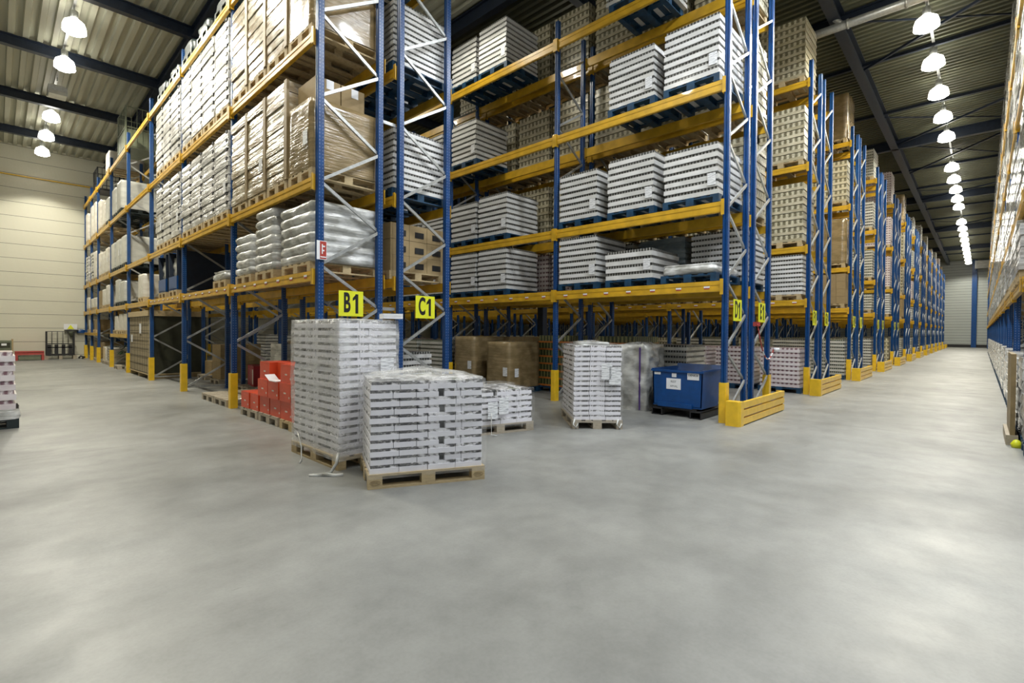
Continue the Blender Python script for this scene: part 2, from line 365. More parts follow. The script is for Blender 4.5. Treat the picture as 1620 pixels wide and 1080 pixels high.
# rainwater / air duct under the roof
t_ = thing('air_duct', 'galvanised pipe crossing under the roof above the right aisle', 'pipe', (16.3, 0, 9.85))
b = MB(); b.tube([(0, -.3, 0), (0, 3.1, 0), (.0, 6, 0)], .11, 'galv', 14); b.build('straight_pipe', t_)
b = MB(); b.tube([(0, 2.4, .02), (0, 2.75, .06), (-.1, 2.9, .2), (-.1, 2.95, .55)], .07, 'galv', 12); b.build('elbow', t_)
b = MB(); [b.tube([(0, yy, 0), (0, yy + .05, 0)], .13, 'galv', 14) for yy in (-.2, 1.4, 2.6)]; b.build('joint_collar', t_)
t_ = thing('roof_duct', 'pale square duct high against the far end wall', 'duct', (82.4, -1.0, 9.3))
b = MB(); b.box(-.5, .5, -1.3, 1.6, 0, .9, 'greybox'); b.build('casing', t_)
b = MB(); b.box(-.56, .56, -1.35, -1.25, -.05, .95, 'galv'); b.box(-.56, .56, 1.52, 1.62, -.05, .95, 'galv'); b.build('flange', t_)

# ------------------------------------------------------------------ high bay lamps
ZL = 9.73
b = MB(); b.lathe([(.07, .30), (.09, .33), (.09, .55), (.05, .58)], 'galv', 16); me_h = b.mesh('housing')
b = MB(); b.lathe([(.27, 0), (.265, .12), (.23, .24), (.12, .33)], 'refractor', 24, caps=False); me_r = b.mesh('reflector')
b = MB(); b.lathe([(.255, .0), (.20, -.05), (.10, -.075), (.01, -.08)], 'glow', 24); me_l = b.mesh('lens')
b = MB(); b.box(-.02, .02, -.02, .02, .55, .69, 'galv'); me_k = b.mesh('hanger')
def lamp(x, y, label, group, col, power, angle=150):
    t = thing('high_bay_lamp', label, 'lamp', (x, y, ZL), 0, group)
    for n, me in (('housing', me_h), ('reflector', me_r), ('lens', me_l), ('hanger', me_k)): put(n, me, t)
    L = bpy.data.lights.new('lamp_light', 'SPOT'); L.energy = power; L.color = col; L.spot_size = R(angle); L.spot_blend = .35; L.shadow_soft_size = .22
    L.spot_blend = .35 if angle > 120 else .2
    o = bpy.data.objects.new('lamp_light', L); C.objects.link(o); o.parent = t; o.location = (0, 0, -.12)
    return t
for n, k in enumerate((5, 4, 3, 1, 0)):
    lamp(1.55, 17.64 + 2.69 * k, 'glowing high bay lamp over left aisle, %s' % ('nearest the end wall' if n == 0 else ORD[n] + ' from the end wall'), 'lamps over the left aisle', WARM, P_LAMP if n else P_LAMP * .5, 150 if n else 112)
for n, k in enumerate((0, 1, 2, 3, 4, 6, 7, 8, 9, 10, 12.3, 13.5, 14.7, 15.9, 17.1, 18.3, 19.5, 20.7, 21.9, 23.1)):  # last two lamps added beyond the visible row to brighten the end wall
    lamp(17.76 + 2.69 * k, 1.14, 'glowing high bay lamp over right aisle, %s' % ('nearest and largest' if n == 0 else ORD[n] + ' along the row'), 'lamps over the right aisle', WARM, P_LAMP)
for n, y in enumerate((14.95, 12.26, 9.57, 6.9, 4.2)):
    lamp(1.55, y, 'high bay lamp over left aisle, above the frame, %s towards the camera' % ORD[n], 'lamps above the camera, left aisle', WARM, P_LAMP if n < 2 else P_LAMP * .45)
for n, (x, y) in enumerate(((15.07, 1.14), (12.4, 1.14), (9.7, 1.14), (7.0, 1.14), (4.3, 1.14), (3.2, -2.6), (6.2, -2.0), (-1.0, -3.2))):  # off-row ones added unseen around the camera for cool front light
    lamp(x, y, 'unseen high bay lamp over cross aisle, above the frame, %s towards the camera' % ORD[n], 'lamps above the camera, right aisle', WARM if n < 1 else COOL, P_LAMP if n < 1 else P_NEAR)
for n, y in enumerate((9.0, 14.5)):          # unseen lamps added over the C-D aisle to light the D loads
    lamp(7.35, y, 'added unseen high bay lamp above the narrow aisle by C1 rack, %s from camera' % ORD[n], 'added lamps above the narrow aisle', WARM, P_LAMP * .35)
for n, x in enumerate((13.0, 18.7, 24.4)):  # unseen lamps added behind the E rack, kept weak, to light its loads
    lamp(x, 9, 'added unseen high bay lamp above back aisle behind E1 rack, %s from camera' % ORD[n], 'added lamps above the back aisles', WARM, P_LAMP * .25)
t_ = thing('unlit_lamp', 'unlit grey ribbed fixture in the lamp row of the left aisle', 'lamp', (1.55, 17.64 + 2 * 2.69, ZL))
b = MB(); b.box(-.24, .24, -.26, .26, 0, .34, 'greybox', .05)
for q in range(6): b.box(-.26, .26, -.24 + q * .09, -.21 + q * .09, .02, .30, 'galv')
b.build('fixture_body', t_); put('hanger', me_k, t_)
t_ = thing('cable_rail', 'thin grey cable rail linking the lamps over the left aisle', 'cable rail', (1.55, 0, ZL + .70))
b = MB(); b.box(-.035, .035, 3, 32, 0, .03, 'galv'); b.build('rail', t_)
t_ = thing('cable_rail', 'thin grey cable rail linking the lamps over the right aisle', 'cable rail', (0, 1.14, ZL + .70))
b = MB(); b.box(3, 76, -.035, .035, 0, .03, 'galv'); b.build('rail', t_)

# ------------------------------------------------------------------ pallet racks
LV = [2.257, 3.62, 5.70, 7.81]; BH = .15; TOP = [z + BH for z in LV]; BAY = 3.605; FD = 1.1
def post_mesh(h):
    b = MB(); P = [(-.05, -.045), (.05, -.045), (.05, .045), (.02, .045), (.012, .03), (-.012, .03), (-.02, .045), (-.05, .045)]
    P = [(-.05, -.035), (-.04, -.045), (.04, -.045), (.05, -.035), (.05, -.012), (.036, 0), (.05, .012), (.05, .035), (.04, .045), (-.04, .045), (-.05, .035), (-.05, .012), (-.036, 0), (-.05, -.012)]
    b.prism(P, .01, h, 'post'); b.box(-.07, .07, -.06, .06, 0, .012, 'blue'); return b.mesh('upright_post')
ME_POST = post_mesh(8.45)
def brace_mesh(h):
    b = MB(); z = .08; k = 0; st = .605
    while z + st < h:
        xa, xb = (0, FD - .1) if k % 2 == 0 else (FD - .1, 0)
        if k % 2 == 0: b.bar((xa, -.02, z), (xb, -.02, z + st), .03, .045, 'galv')
        else: b.bar((xa, .012, z), (xb, .012, z + st), .03, .045, 'galv')
        z += st; k += 1
    b.bar((0, 0, .1), (FD - .1, 0, .1), .03, .04, 'galv'); return b.mesh('frame_bracing')
ME_BRACE = brace_mesh(8.4)
b = MB(); b.prism([(-.075, -.062), (.055, -.062), (.055, .062), (-.075, .062), (-.085, .05), (-.085, -.05)], 0, .69, 'yellow'); ME_PROT = b.mesh('post_protector')
beam_cache = {}
def beam_mesh(L, h=BH):
    if (L, h) not in beam_cache:
        b = MB(); w = .025
        b.box(-w, w, .05, L - .05, 0, h, 'beam'); b.box(-w - .006, -w, .06, L - .06, h * .62, h * .95, 'beam'); b.box(-w - .006, -w, .06, L - .06, h * .05, h * .35, 'beam')
        for y in (.045, L - .055): b.box(-.035, .035, y, y + .012, -.05, h + .03, 'beam')
        b.box(-.058, -.05, .0, .055, -.05, h + .03, 'beam'); b.box(-.058, -.05, L - .055, L, -.05, h + .03, 'beam')
        beam_cache[(L, h)] = b.mesh('beam')
    return beam_cache[(L, h)]
b = MB(); b.box(-.003, 0, -.05, .05, 0, .028, 'paper'); b.box(-.003, -.0005, -.045, .045, -.022, -.001, 'redpaint'); ME_BAR = b.mesh('barcode_label')
b = MB(); b.bar((.012, .06, 0), (.288, .06, 0), .03, .05, 'galv'); ME_SPC = b.mesh('row_spacer')
def rack(name, x, y0, bays, label, prot='front', full=99, labels=0, levels=LV, rz=0, h=BH, flip=False, back=99, lens=None):
    """front face at local x=0, run along +y. flip: front face on the +x side"""
    t = thing('pallet_rack', label, 'rack', (x, y0, 0), rz, 'steel pallet racks')
    ys = [0]
    for k in range(bays): ys.append(ys[-1] + (lens[k] if lens else BAY))
    for k, y in enumerate(ys):
        for q, xx in enumerate((.05, FD - .05)):
            p = put('upright_post', ME_POST, t, (xx, y, 0))
            front = (q == 1) if flip else (q == 0)
            if front and prot: put('post_protector', ME_PROT, p, (0, 0, 0), math.pi if flip else 0)
        put('frame_bracing', ME_BRACE, t, (.05, y, 0))
    for k in range(bays):
        for li, z in enumerate(levels):
            if k >= full and li > 0: continue
            for q, xx in enumerate((-.0, FD)):
                front = (q == 1) if flip else (q == 0)
                if not front and k >= back: continue
                me = beam_mesh(round(ys[k + 1] - ys[k], 3), h)
                bo = put('beam', me, t, (xx - .0 if q == 0 else xx, ys[k], z), 0) if q == 0 else put('beam', me, t, (xx, ys[k + 1], z), math.pi)
                if front and li == 0 and k < labels:
                    for j in range(7): put('barcode_label', ME_BAR, bo, (-.032, .28 + j * .5, .075))
    return t
rack('B', 3.28, 6.72, 8, 'long blue and yellow rack beside the left aisle, with the B1 sign', full=99, labels=3, lens=[BAY] * 6 + [2.27, 2.27])
rack('C', 4.68, 6.72, 8, 'blue and yellow rack back to back with the B1 rack, carrying the C1 sign', flip=True, full=3, lens=[BAY] * 6 + [2.27, 2.27])
rack('D', 8.9, 3.1, 8, 'blue and yellow rack in centre of view carrying the D1 sign', full=3, labels=4, h=.19)
rack('E', 10.3, 3.1, 8, 'blue and yellow rack back to back with the D1 rack, with the E1 sign', flip=True, full=3)
PAIR = [14.66 + 5.66 * k for k in range(13)]
LET = 'FGHIJKLMNOPQRSTUVWXYZ'
for k, x in enumerate(PAIR):
    if x > 80: break
    n = 8 if k < 6 else 3
    rack('R', x, 3.1, n, 'rack %s of the %s double row along the right aisle' % ('facing the camera', ORD[k + 1]), full=3 if k < 3 else 2, labels=2 if k == 0 else 0)
    rack('R', x + 1.4, 3.1, n, 'rack on far side of the %s double row along the right aisle' % ORD[k + 1], flip=True, full=2, prot=None, back=1)
rack('Z', 7.6, -.46, 20, 'long rack along the right edge of view, stacked with silvery loads', rz=-math.pi / 2, back=3, prot=None)
for x in [4.38, 10.0] + [p + 1.1 for p in PAIR if p < 80]:
    t_ = thing('rack_spacer', 'steel spacer bars joining the two back-to-back racks at x', 'bar', (x, 6.72 if x < 5 else 3.1, 0), 0, 'spacers between back-to-back racks')
    t_['label'] = 'short steel spacers joining the back-to-back racks ' + ('at the B1 and C1 signs' if x < 5 else 'at the D1 and E1 signs' if x < 11 else 'of the %s double row along the right aisle' % ORD[round((x - 15.76) / 5.66) + 1])
    for z in (1.9, 4.9, 7.6): put('row_spacer', ME_SPC, t_, (0, 0, z))
# end guards
def guard(x, label):
    t = thing('end_guard', label, 'guard rail', (x, 2.84, 0), 0, 'yellow rack end guards')
    b = MB(); b.prism([(-.16, -.05), (-.12, -.09), (.02, -.09), (.02, .14), (-.16, .14)], 0, .41, 'yellow'); b.build('end_post', t)
    b = MB(); b.prism([(2.42, -.06), (2.46, -.06), (2.46, .06), (2.42, .06)], 0, .395, 'yellow'); b.build('end_post', t)
    for z in (.02, .155, .29):
        b = MB(); b.box(0, 2.44, -.085, -.03, z, z + .105, 'yellow'); b.build('rail', t)
guard(8.84, 'bright yellow three-rail guard on the floor at the D1 and E1 rack end')
for k, x in enumerate(PAIR):
    if x < 80: guard(x - .06, 'yellow rail guard at the foot of the %s double rack, right aisle' % ORD[k + 1])

# ------------------------------------------------------------------ pallets
def pallet_pieces(mat, L=1.2, Wd=.8):
    """long side along x; returns (name, MB, loc)"""
    P = []
    for i, x in enumerate((-L / 2 + .07, 0, L / 2 - .07)):
        for j, y in enumerate((-Wd / 2 + .05, 0, Wd / 2 - .05)):
            b = MB(); b.box(-.07, .07, -.05 if j != 1 else -.07, .05 if j != 1 else .07, .022, .10, mat); P.append(('block', b, (x, y, 0)))
    for y, w in ((-Wd / 2 + .05, .05), (0, .07), (Wd / 2 - .05, .05)):
        b = MB(); b.box(-L / 2, L / 2, y - w, y + w, 0, .022, mat); P.append(('bottom_board', b, (0, 0, 0)))
    b = MB()
    for x in (-L / 2 + .07, 0, L / 2 - .07): b.box(x - .07, x + .07, -Wd / 2, Wd / 2, .10, .122, mat)
    n = 5
    for j in range(n):
        y = -Wd / 2 + (Wd - .145) * j / (n - 1) if n > 1 else 0
        b.box(-L / 2, L / 2, y, y + (.145 if j % 2 == 0 else .1), .122, .144, mat)
    P.append(('top_deck', b, (0, 0, 0)))
    return P
pal_cache = {}
def pallet_mesh(mat, L, Wd):
    if (mat, L, Wd) not in pal_cache:
        B = MB(); B.slot(mat)
        for n, b, (x, y, z) in pallet_pieces(mat, L, Wd):
            i = len(B.v); B.v += [(vx + x, vy + y, vz + z) for vx, vy, vz in b.v]; B.f += [tuple(a + i for a in f) for f in b.f]; B.m += b.m; B.sm += b.sm
        pal_cache[(mat, L, Wd)] = B.mesh('pallet')
    return pal_cache[(mat, L, Wd)]
piece_cache = {}
def pallet_parts(parent, mat, L, Wd, loc=(0, 0, 0), rz=0):
    """detailed pallet: mesh part with its blocks and boards as sub-parts"""
    key = (mat, L, Wd)
    if key not in piece_cache: piece_cache[key] = [(n, b.mesh(n), l) for n, b, l in pallet_pieces(mat, L, Wd)]
    deck = [q for q in piece_cache[key] if q[0] == 'top_deck'][0]
    p = put('pallet', deck[1], parent, loc, rz)
    for n, me, l in piece_cache[key]:
        if n != 'top_deck': put(n, me, p, l)
    return p
def empty_pallet(x, y, z, rz, label, mat='woodgrey', group=None):
    t = thing('wooden_pallet', label, 'pallet', (x, y, z), rz, group)
    for n, b, l in pallet_pieces(mat): b.build(n, t, l)
    return t

# ------------------------------------------------------------------ goods
def layer(kind, W, D, h, seed=0):
    """one layer, local z 0..h. W along x, D along y"""
    b = MB(); hw, hd = W / 2, D / 2; rr = random.Random(seed)
    if kind in ('tray', 'tray2', 'greytray', 'pinktray', 'greentray', 'redtray'):
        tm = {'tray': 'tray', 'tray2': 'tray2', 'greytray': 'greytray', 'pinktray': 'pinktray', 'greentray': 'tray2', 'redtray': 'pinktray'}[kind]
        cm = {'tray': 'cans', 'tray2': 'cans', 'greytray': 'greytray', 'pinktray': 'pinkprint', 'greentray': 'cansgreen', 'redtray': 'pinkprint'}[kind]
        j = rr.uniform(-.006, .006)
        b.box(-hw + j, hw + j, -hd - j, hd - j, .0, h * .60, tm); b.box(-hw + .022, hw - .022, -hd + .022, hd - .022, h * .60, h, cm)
    elif kind == 'cans':
        b.box(-hw, hw, -hd, hd, .0, h * .38, 'beigetray'); b.box(-hw + .012, hw - .012, -hd + .012, hd - .012, h * .38, h * .93, 'beige'); b.box(-hw + .05, hw - .05, -hd + .05, hd - .05, h * .93, h, 'black')
    elif kind == 'carton':
        nx, ny = max(1, round(W / .4)), max(1, round(D / .3)); g = .003
        for i in range(nx):
            for j in range(ny):
                b.box(-hw + W * i / nx + g, -hw + W * (i + 1) / nx - g, -hd + D * j / ny + g, -hd + D * (j + 1) / ny - g, 0, h - .004, 'brown')
    elif kind == 'crate':
        b.box(-hw, hw, -hd, hd, 0, h * .22, 'orange'); b.box(-hw + .02, hw - .02, -hd + .02, hd - .02, h * .22, h, 'greencrate')
    return b
def goods(kind, W, D, H, seed=0):
    b = MB(); hw, hd = W / 2, D / 2; rr = random.Random(seed)
    if kind in ('silver', 'silverbrown', 'darksilver'):
        n = max(3, round(H / .165)); h = H / n
        for k in range(n):
            q = rr.uniform(-.012, .012); z = k * h
            b.box(-hw + q, hw + q, -hd - q, hd - q, z + .004, z + h * .55, kind, -.004); b.box(-hw + q - .004, hw + q + .004, -hd - q - .004, hd - q + .004, z + h * .55, z + h * .98, kind, .012)
        if kind in ('silver', 'darksilver'):       # black blocks paint the shaded gaps between packs along the near corners
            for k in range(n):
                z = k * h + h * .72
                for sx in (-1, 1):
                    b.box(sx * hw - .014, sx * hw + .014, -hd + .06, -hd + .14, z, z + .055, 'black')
        else:
            b.box(-hw - .016, -hw + .03, -hd - .016, -hd + .09, .0, H, 'tape')
    elif kind in ('brownfilm', 'greybox', 'whitebox', 'greyfilm', 'whitefilm'):
        am = {'brownfilm': .006, 'greybox': .003, 'whitebox': .003, 'greyfilm': .035, 'whitefilm': .025}[kind]
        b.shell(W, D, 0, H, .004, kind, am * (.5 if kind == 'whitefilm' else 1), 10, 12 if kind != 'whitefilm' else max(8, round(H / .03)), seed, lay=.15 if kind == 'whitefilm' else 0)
    else:
        n = max(2, round(H / (.29 if kind == 'carton' else .118 if kind != 'cans' else .19))); h = H / n
        for k in range(n):
            l = layer(kind, W, D, h, seed * 31 + k); i = len(b.v)
            b.v += [(x, y, z + k * h) for x, y, z in l.v]; b.f += [tuple(a + i for a in f) for f in l.f]; b.sm += l.sm
            mp = [b.slot(q) for q in l.slots]; b.m += [mp[q] for q in l.m]
    return b
g_cache = {}
def goods_mesh(kind, W, D, H):
    H = round(H / .06) * .06; sd = rnd.randrange(3); key = (kind, round(W, 2), round(D, 2), round(H, 2), sd)
    if key not in g_cache: g_cache[key] = goods(kind, W, D, H, sd).mesh(PART[kind])
    return g_cache[key]
PART = {'darksilver': 'wrapped_packs', 'silver': 'wrapped_packs', 'silverbrown': 'wrapped_cartons', 'brownfilm': 'wrapped_cartons', 'greybox': 'wrapped_box', 'whitebox': 'wrapped_box', 'greyfilm': 'wrapped_goods', 'whitefilm': 'wrapped_goods',
        'tray': 'tray_stack', 'tray2': 'tray_stack', 'greytray': 'tray_stack', 'pinktray': 'tray_stack', 'greentray': 'tray_stack', 'redtray': 'tray_stack', 'cans': 'can_packs', 'carton': 'carton_stack', 'crate': 'crate_stack'}
LOOK = {'darksilver': 'dark glossy wrapped load', 'silver': 'silvery film-wrapped load', 'silverbrown': 'film-wrapped brown carton load', 'brownfilm': 'brown cartons in clear film', 'greybox': 'smooth grey wrapped box', 'whitebox': 'off-white wrapped box',
        'greyfilm': 'grey crumpled wrapped load', 'whitefilm': 'white crumpled wrapped load', 'tray': 'white tray stack', 'tray2': 'grey-white tray stack', 'greytray': 'blue-grey tray stack', 'pinktray': 'pinkish tray stack',
        'greentray': 'dark can tray stack', 'redtray': 'red and white tray stack', 'cans': 'beige can pack stack', 'carton': 'plain brown carton stack', 'crate': 'orange and green crate stack'}
b = MB(); b.box(-.004, 0, -.07, .07, 0, .21, 'label'); ME_LAB = b.mesh('shipping_label')
lay_cache = {}
def load(kind, x, y, z, H, label, group, W=1.2, D=.8, rz=0, pal='wood', lab=None, fine=False, lh=.118):
    """W: size along local x, D: along local y, pallet long side follows the larger"""
    t = thing(NAME[kind], label, 'pallet load', (x, y, z + (.005 if z > 1 else 0)), rz, group)
    L, S, pr = (W, D, 0) if W >= D else (D, W, math.pi / 2)
    L, S = (1.2, 1.0 if S > .9 else .8)
    put('pallet', pallet_mesh({'wood': 'wood', 'grey': 'woodgrey', 'blue': 'bluepal', 'dark': 'darkpal'}[pal], L, S), t, (0, 0, 0), pr)
    if fine and kind in PART and kind not in ('silver', 'silverbrown', 'brownfilm', 'greybox', 'whitebox', 'greyfilm', 'whitefilm'):
        h = lh; n = max(1, round((H - .144) / h)); h = (H - .144) / n
        for k in range(n):
            key = (kind, W, D, round(h, 3), k % 3)
            if key not in lay_cache: lay_cache[key] = layer(kind, W, D, h, k % 3).mesh('tray_layer' if kind != 'carton' else 'carton_layer')
            put('tray_layer' if kind != 'carton' else 'carton_layer', lay_cache[key], t, (rnd.uniform(-.006, .006), rnd.uniform(-.006, .006), .144 + k * h), math.pi * (k % 2))
    else:
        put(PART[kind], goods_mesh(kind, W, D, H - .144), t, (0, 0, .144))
    if lab:
        for (lx, ly, lz, lr) in lab: put('shipping_label', ME_LAB, t, (lx, ly, lz), lr)
    return t
NAME = {k: 'tray_load' for k in ('tray', 'tray2', 'greytray', 'pinktray', 'greentray', 'redtray')}
NAME.update({'darksilver': 'wrapped_load', 'silver': 'wrapped_load', 'silverbrown': 'wrapped_load', 'brownfilm': 'wrapped_carton_load', 'greybox': 'wrapped_box_load', 'whitebox': 'wrapped_box_load', 'greyfilm': 'wrapped_load', 'whitefilm': 'wrapped_load', 'cans': 'can_pack_load', 'carton': 'carton_load', 'crate': 'crate_load'})
SH = ['bottom', 'second', 'third', 'top']
def shelf_words(li): return 'floor' if li < 0 else SH[li] + ' shelf'

# --- B row, beside the left aisle -----------------------------------------------------------
def by(k, j): return 6.72 + BAY * k + .085 + (j + .5) * .859
def brow(li, items):
    items = [list(i) for i in sorted(items)]
    for it in items:
        for p in (21.14, 24.745, 28.35, 30.62, 32.89):
            if abs(it[0] - p) < .52: it[0] = p + (.52 if it[0] > p else -.52)
    for n, it in enumerate(items):
        y, kind, top = it[0], it[1], it[2]; w = it[3] if len(it) > 3 else .82
        pos = 'beside the B1 post' if n == 0 else ORD[n] + ' from the B1 sign end'
        load(kind, 3.86, y, TOP[li], top - TOP[li], '%s on %s of B1 rack, %s' % (LOOK[kind], shelf_words(li), pos), 'loads on the %s of the B1 rack' % shelf_words(li),
             1.2, w, 0, 'wood' if kind != 'greybox' else 'dark', [(-.62, -w / 2 + .18, .5, 0)] if li in (1,) and n % 2 == 0 else None)
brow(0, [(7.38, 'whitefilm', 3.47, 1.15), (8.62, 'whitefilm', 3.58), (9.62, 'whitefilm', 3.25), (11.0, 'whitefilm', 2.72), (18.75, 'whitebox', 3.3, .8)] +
     [(y, k, z) for y, k, z in ((22.0, 'greybox', 3.3), (23.0, 'greybox', 3.4), (25.3, 'whitebox', 3.35), (26.3, 'whitebox', 3.2), (27.3, 'carton', 3.2), (28.95, 'whitebox', 3.0), (29.9, 'whitebox', 2.95), (31.5, 'whitebox', 3.1))])
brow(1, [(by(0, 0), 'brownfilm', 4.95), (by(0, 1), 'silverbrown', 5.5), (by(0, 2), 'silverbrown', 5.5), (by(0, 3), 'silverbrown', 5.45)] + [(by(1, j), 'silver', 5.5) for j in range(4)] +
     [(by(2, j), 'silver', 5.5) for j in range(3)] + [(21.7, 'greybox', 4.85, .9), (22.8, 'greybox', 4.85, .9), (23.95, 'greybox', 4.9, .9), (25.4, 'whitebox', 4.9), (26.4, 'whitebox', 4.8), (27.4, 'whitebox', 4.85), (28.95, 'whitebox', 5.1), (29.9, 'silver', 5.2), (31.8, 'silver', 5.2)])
brow(2, [(by(0, 0), 'brownfilm', 7.35), (by(0, 1), 'silverbrown', 7.6), (by(0, 2), 'silverbrown', 7.62), (by(0, 3), 'silverbrown', 7.6)] + [(by(1, j), 'silver', 7.65) for j in range(4)] +
     [(by(2, j), 'silver', 7.62) for j in range(3)] + [(22.6, 'greybox', 7.0, .9), (23.7, 'greybox', 6.95, .9), (25.3, 'greybox', 6.9), (26.3, 'whitebox', 6.85), (27.5, 'whitebox', 7.2), (28.95, 'whitebox', 7.4), (29.95, 'whitebox', 7.4), (31.8, 'whitebox', 7.3)])
brow(3, [(by(0, 1), 'silver', 9.3), (by(0, 2), 'silver', 9.3), (24.8, 'whitebox', 8.75, .9)])
# loose boxes on top of the first brown load
for n, (dx, dy) in enumerate(((-.2, -.18), (.22, -.18))):
    t_ = thing('brown_box', 'plain brown carton on top of the wrapped cartons at B1, %s' % ('nearer the left aisle' if n == 0 else 'farther from the aisle'), 'box', (3.80 + dx, by(0, 0) + .06, 4.985), 0, 'loose cartons at B1')
    b = MB(); b.box(-.2, .2, -.3, .3, 0, .36, 'brown'); b.build('carton', t_)
    b = MB(); b.box(-.2, .2, -.025, .025, .36, .362, 'tape'); b.box(-.03, .09, -.3035, -.30, .22, .36, 'paper'); b.build('packing_tape', t_)
# open blue bins on the bottom shelf of B
def blue_bin(y, label):
    t = thing('blue_bin', label, 'bin', (3.86, y, TOP[0] + .005), 0, 'blue bins on the B1 rack')
    put('pallet', pallet_mesh('wood', 1.2, .8), t)
    b = MB()
    for a in (-1, 1): b.quadbox([(-.58, a * .34 - .02, .16), (.58, a * .34 - .02, .16), (.58, a * .34 + .02, .16), (-.58, a * .34 + .02, .16), (-.6, a * .42 - .02, 1.15), (.6, a * .42 - .02, 1.15), (.6, a * .42 + .02, 1.15), (-.6, a * .42 + .02, 1.15)], 'navy')
    b.box(.56, .6, -.4, .4, .16, 1.15, 'blue'); b.box(-.6, .6, -.36, .36, .144, .18, 'blue'); b.box(-.6, -.56, -.4, .4, .16, .5, 'blue'); b.build('bin_body', t)
    b = MB(); b.shell(1.0, .66, .19, 1.0, .01, 'greyfilm', .03, 8, 8, 3); b.build('bin_contents', t)
blue_bin(14.75, 'open blue bin on bottom shelf of B1 rack, nearer of two'); blue_bin(15.9, 'open blue bin on bottom shelf of B1 rack, farther of two')
# low things along the top shelf of B
for n, y in enumerate((10.9, 12.2, 13.4, 14.7, 16.0)):
    t_ = thing('flat_pallet_load', 'flat dark bundle on top shelf of B1 rack, %s from the sign end' % ORD[n + 2], 'pallet load', (3.86, y, TOP[3] + .005), 0, 'flat bundles on the top shelf')
    put('pallet', pallet_mesh('darkpal', 1.2, .8), t_); b = MB(); b.shell(1.15, .78, .144, .30 + .05 * (n % 3), .0, 'darkpal', .015, 6, 4, n); b.build('bundle', t_)
def cage(name, label, cat, x, y, z, w, d, h, mat, nb=5, solid=0):
    t = thing(name, label, cat, (x, y, z))
    b = MB()
    for sx in (-1, 1):
        for sy in (-1, 1): b.box(sx * w / 2 - .025, sx * w / 2 + .025, sy * d / 2 - .025, sy * d / 2 + .025, 0, h, mat)
    for zz in (.1, h * .5, h - .03):
        for sx in (-1, 1): b.box(sx * w / 2 - .015, sx * w / 2 + .015, -d / 2, d / 2, zz, zz + .03, mat)
        for sy in (-1, 1): b.box(-w / 2, w / 2, sy * d / 2 - .015, sy * d / 2 + .015, zz, zz + .03, mat)
    b.build('cage_frame', t)
    b = MB()
    for q in range(1, nb):
        for sy in (-1, 1): b.box(-w / 2 + w * q / nb - .008, -w / 2 + w * q / nb + .008, sy * d / 2 - .008, sy * d / 2 + .008, .1, h, mat)
        for sx in (-1, 1): b.box(sx * w / 2 - .008, sx * w / 2 + .008, -d / 2 + d * q / nb - .008, -d / 2 + d * q / nb + .008, .1, h, mat)
    b.build('cage_bars', t)
    b = MB(); b.box(-w / 2, w / 2, -d / 2, d / 2, .06, .1 + solid, mat); b.build('cage_base', t); return t
cage('metal_stillage', 'dark green metal stillage on top shelf of B1 rack', 'stillage', 3.86, 22.1, TOP[3] + .005, 1.15, 1.5, 1.5, 'greenpaint', 7, .6)
cage('roll_cage', 'black roll cage on top shelf near the end wall', 'roll cage', 3.86, 29.48, TOP[3] + .005, 1.0, 1.2, 1.1, 'black', 6)
# --- C row ---------------------------------------------------------------------------------
for li, kind, tops in ((1, 'tray', 4.93), (2, 'tray', 7.03), (3, 'tray', 9.1)):
    for n in range(6):
        y = 6.72 + BAY * (n // 3) + .62 + (n % 3) * 1.17
        load(kind, 5.25, y, TOP[li], tops - TOP[li], '%s on %s of C1 rack, %s' % (LOOK[kind], shelf_words(li), 'beside the end frame' if n == 0 else ORD[n] + ' from the C1 sign end'),
             'loads on the %s of the C1 rack' % shelf_words(li), 1.15, 1.0, 0, 'blue', None, n == 0 and li < 3, .098)
t_ = load('carton', 5.25, 7.3, TOP[0], .95, 'printed brown cartons on bottom shelf of C1 rack beside the C1 sign', 'loads on the bottom shelf of the C1 rack', 1.15, .8, 0, 'wood', None, True, .26)
b = MB()
for k in range(0):
    for i in range(3): b.box(-.46 + i * .383 - .02, -.46 + i * .383 + .19, -.4045, -.4, .144 + .06 + k * .269, .144 + .16 + k * .269, 'ink')

for k in range(3):
    for i in range(3):
        b = MB(); b.box(-.46 + i * .383, -.46 + i * .383 + .19, -.4045, -.4, .204 + k * .269, .304 + k * .269, 'ink'); b.build('carton_print', t_)
for n in range(3): load('tray', 5.25, (8.45, 9.55, 10.95)[n], TOP[0], 1.15, 'white tray stack on bottom shelf of C1 rack, %s from the sign' % ORD[n + 1], 'loads on the bottom shelf of the C1 rack', 1.15, 1.0, 0, 'blue')
# --- D row ---------------------------------------------------------------------------------
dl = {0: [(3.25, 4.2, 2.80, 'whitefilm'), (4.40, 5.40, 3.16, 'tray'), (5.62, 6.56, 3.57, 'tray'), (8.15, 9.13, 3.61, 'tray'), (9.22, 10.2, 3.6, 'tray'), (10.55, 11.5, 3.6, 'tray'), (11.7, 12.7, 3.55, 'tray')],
      1: [(3.22, 4.18, 4.86, 'tray'), (4.38, 5.36, 5.0, 'tray'), (5.62, 6.56, 4.95, 'tray'), (8.15, 9.13, 4.97, 'tray'), (9.22, 10.2, 4.92, 'tray'), (10.55, 11.5, 4.9, 'tray'), (11.7, 12.7, 4.9, 'tray')],
      2: [(3.22, 4.2, 7.08, 'tray'), (4.40, 5.36, 7.03, 'tray'), (9.25, 10.2, 7.08, 'tray'), (10.6, 11.6, 7.05, 'tray'), (12.0, 13.0, 7.0, 'tray')],
      3: [(4.30, 5.45, 9.2, 'tray'), (8.2, 9.15, 9.25, 'tray'), (9.26, 10.2, 9.2, 'tray')]}
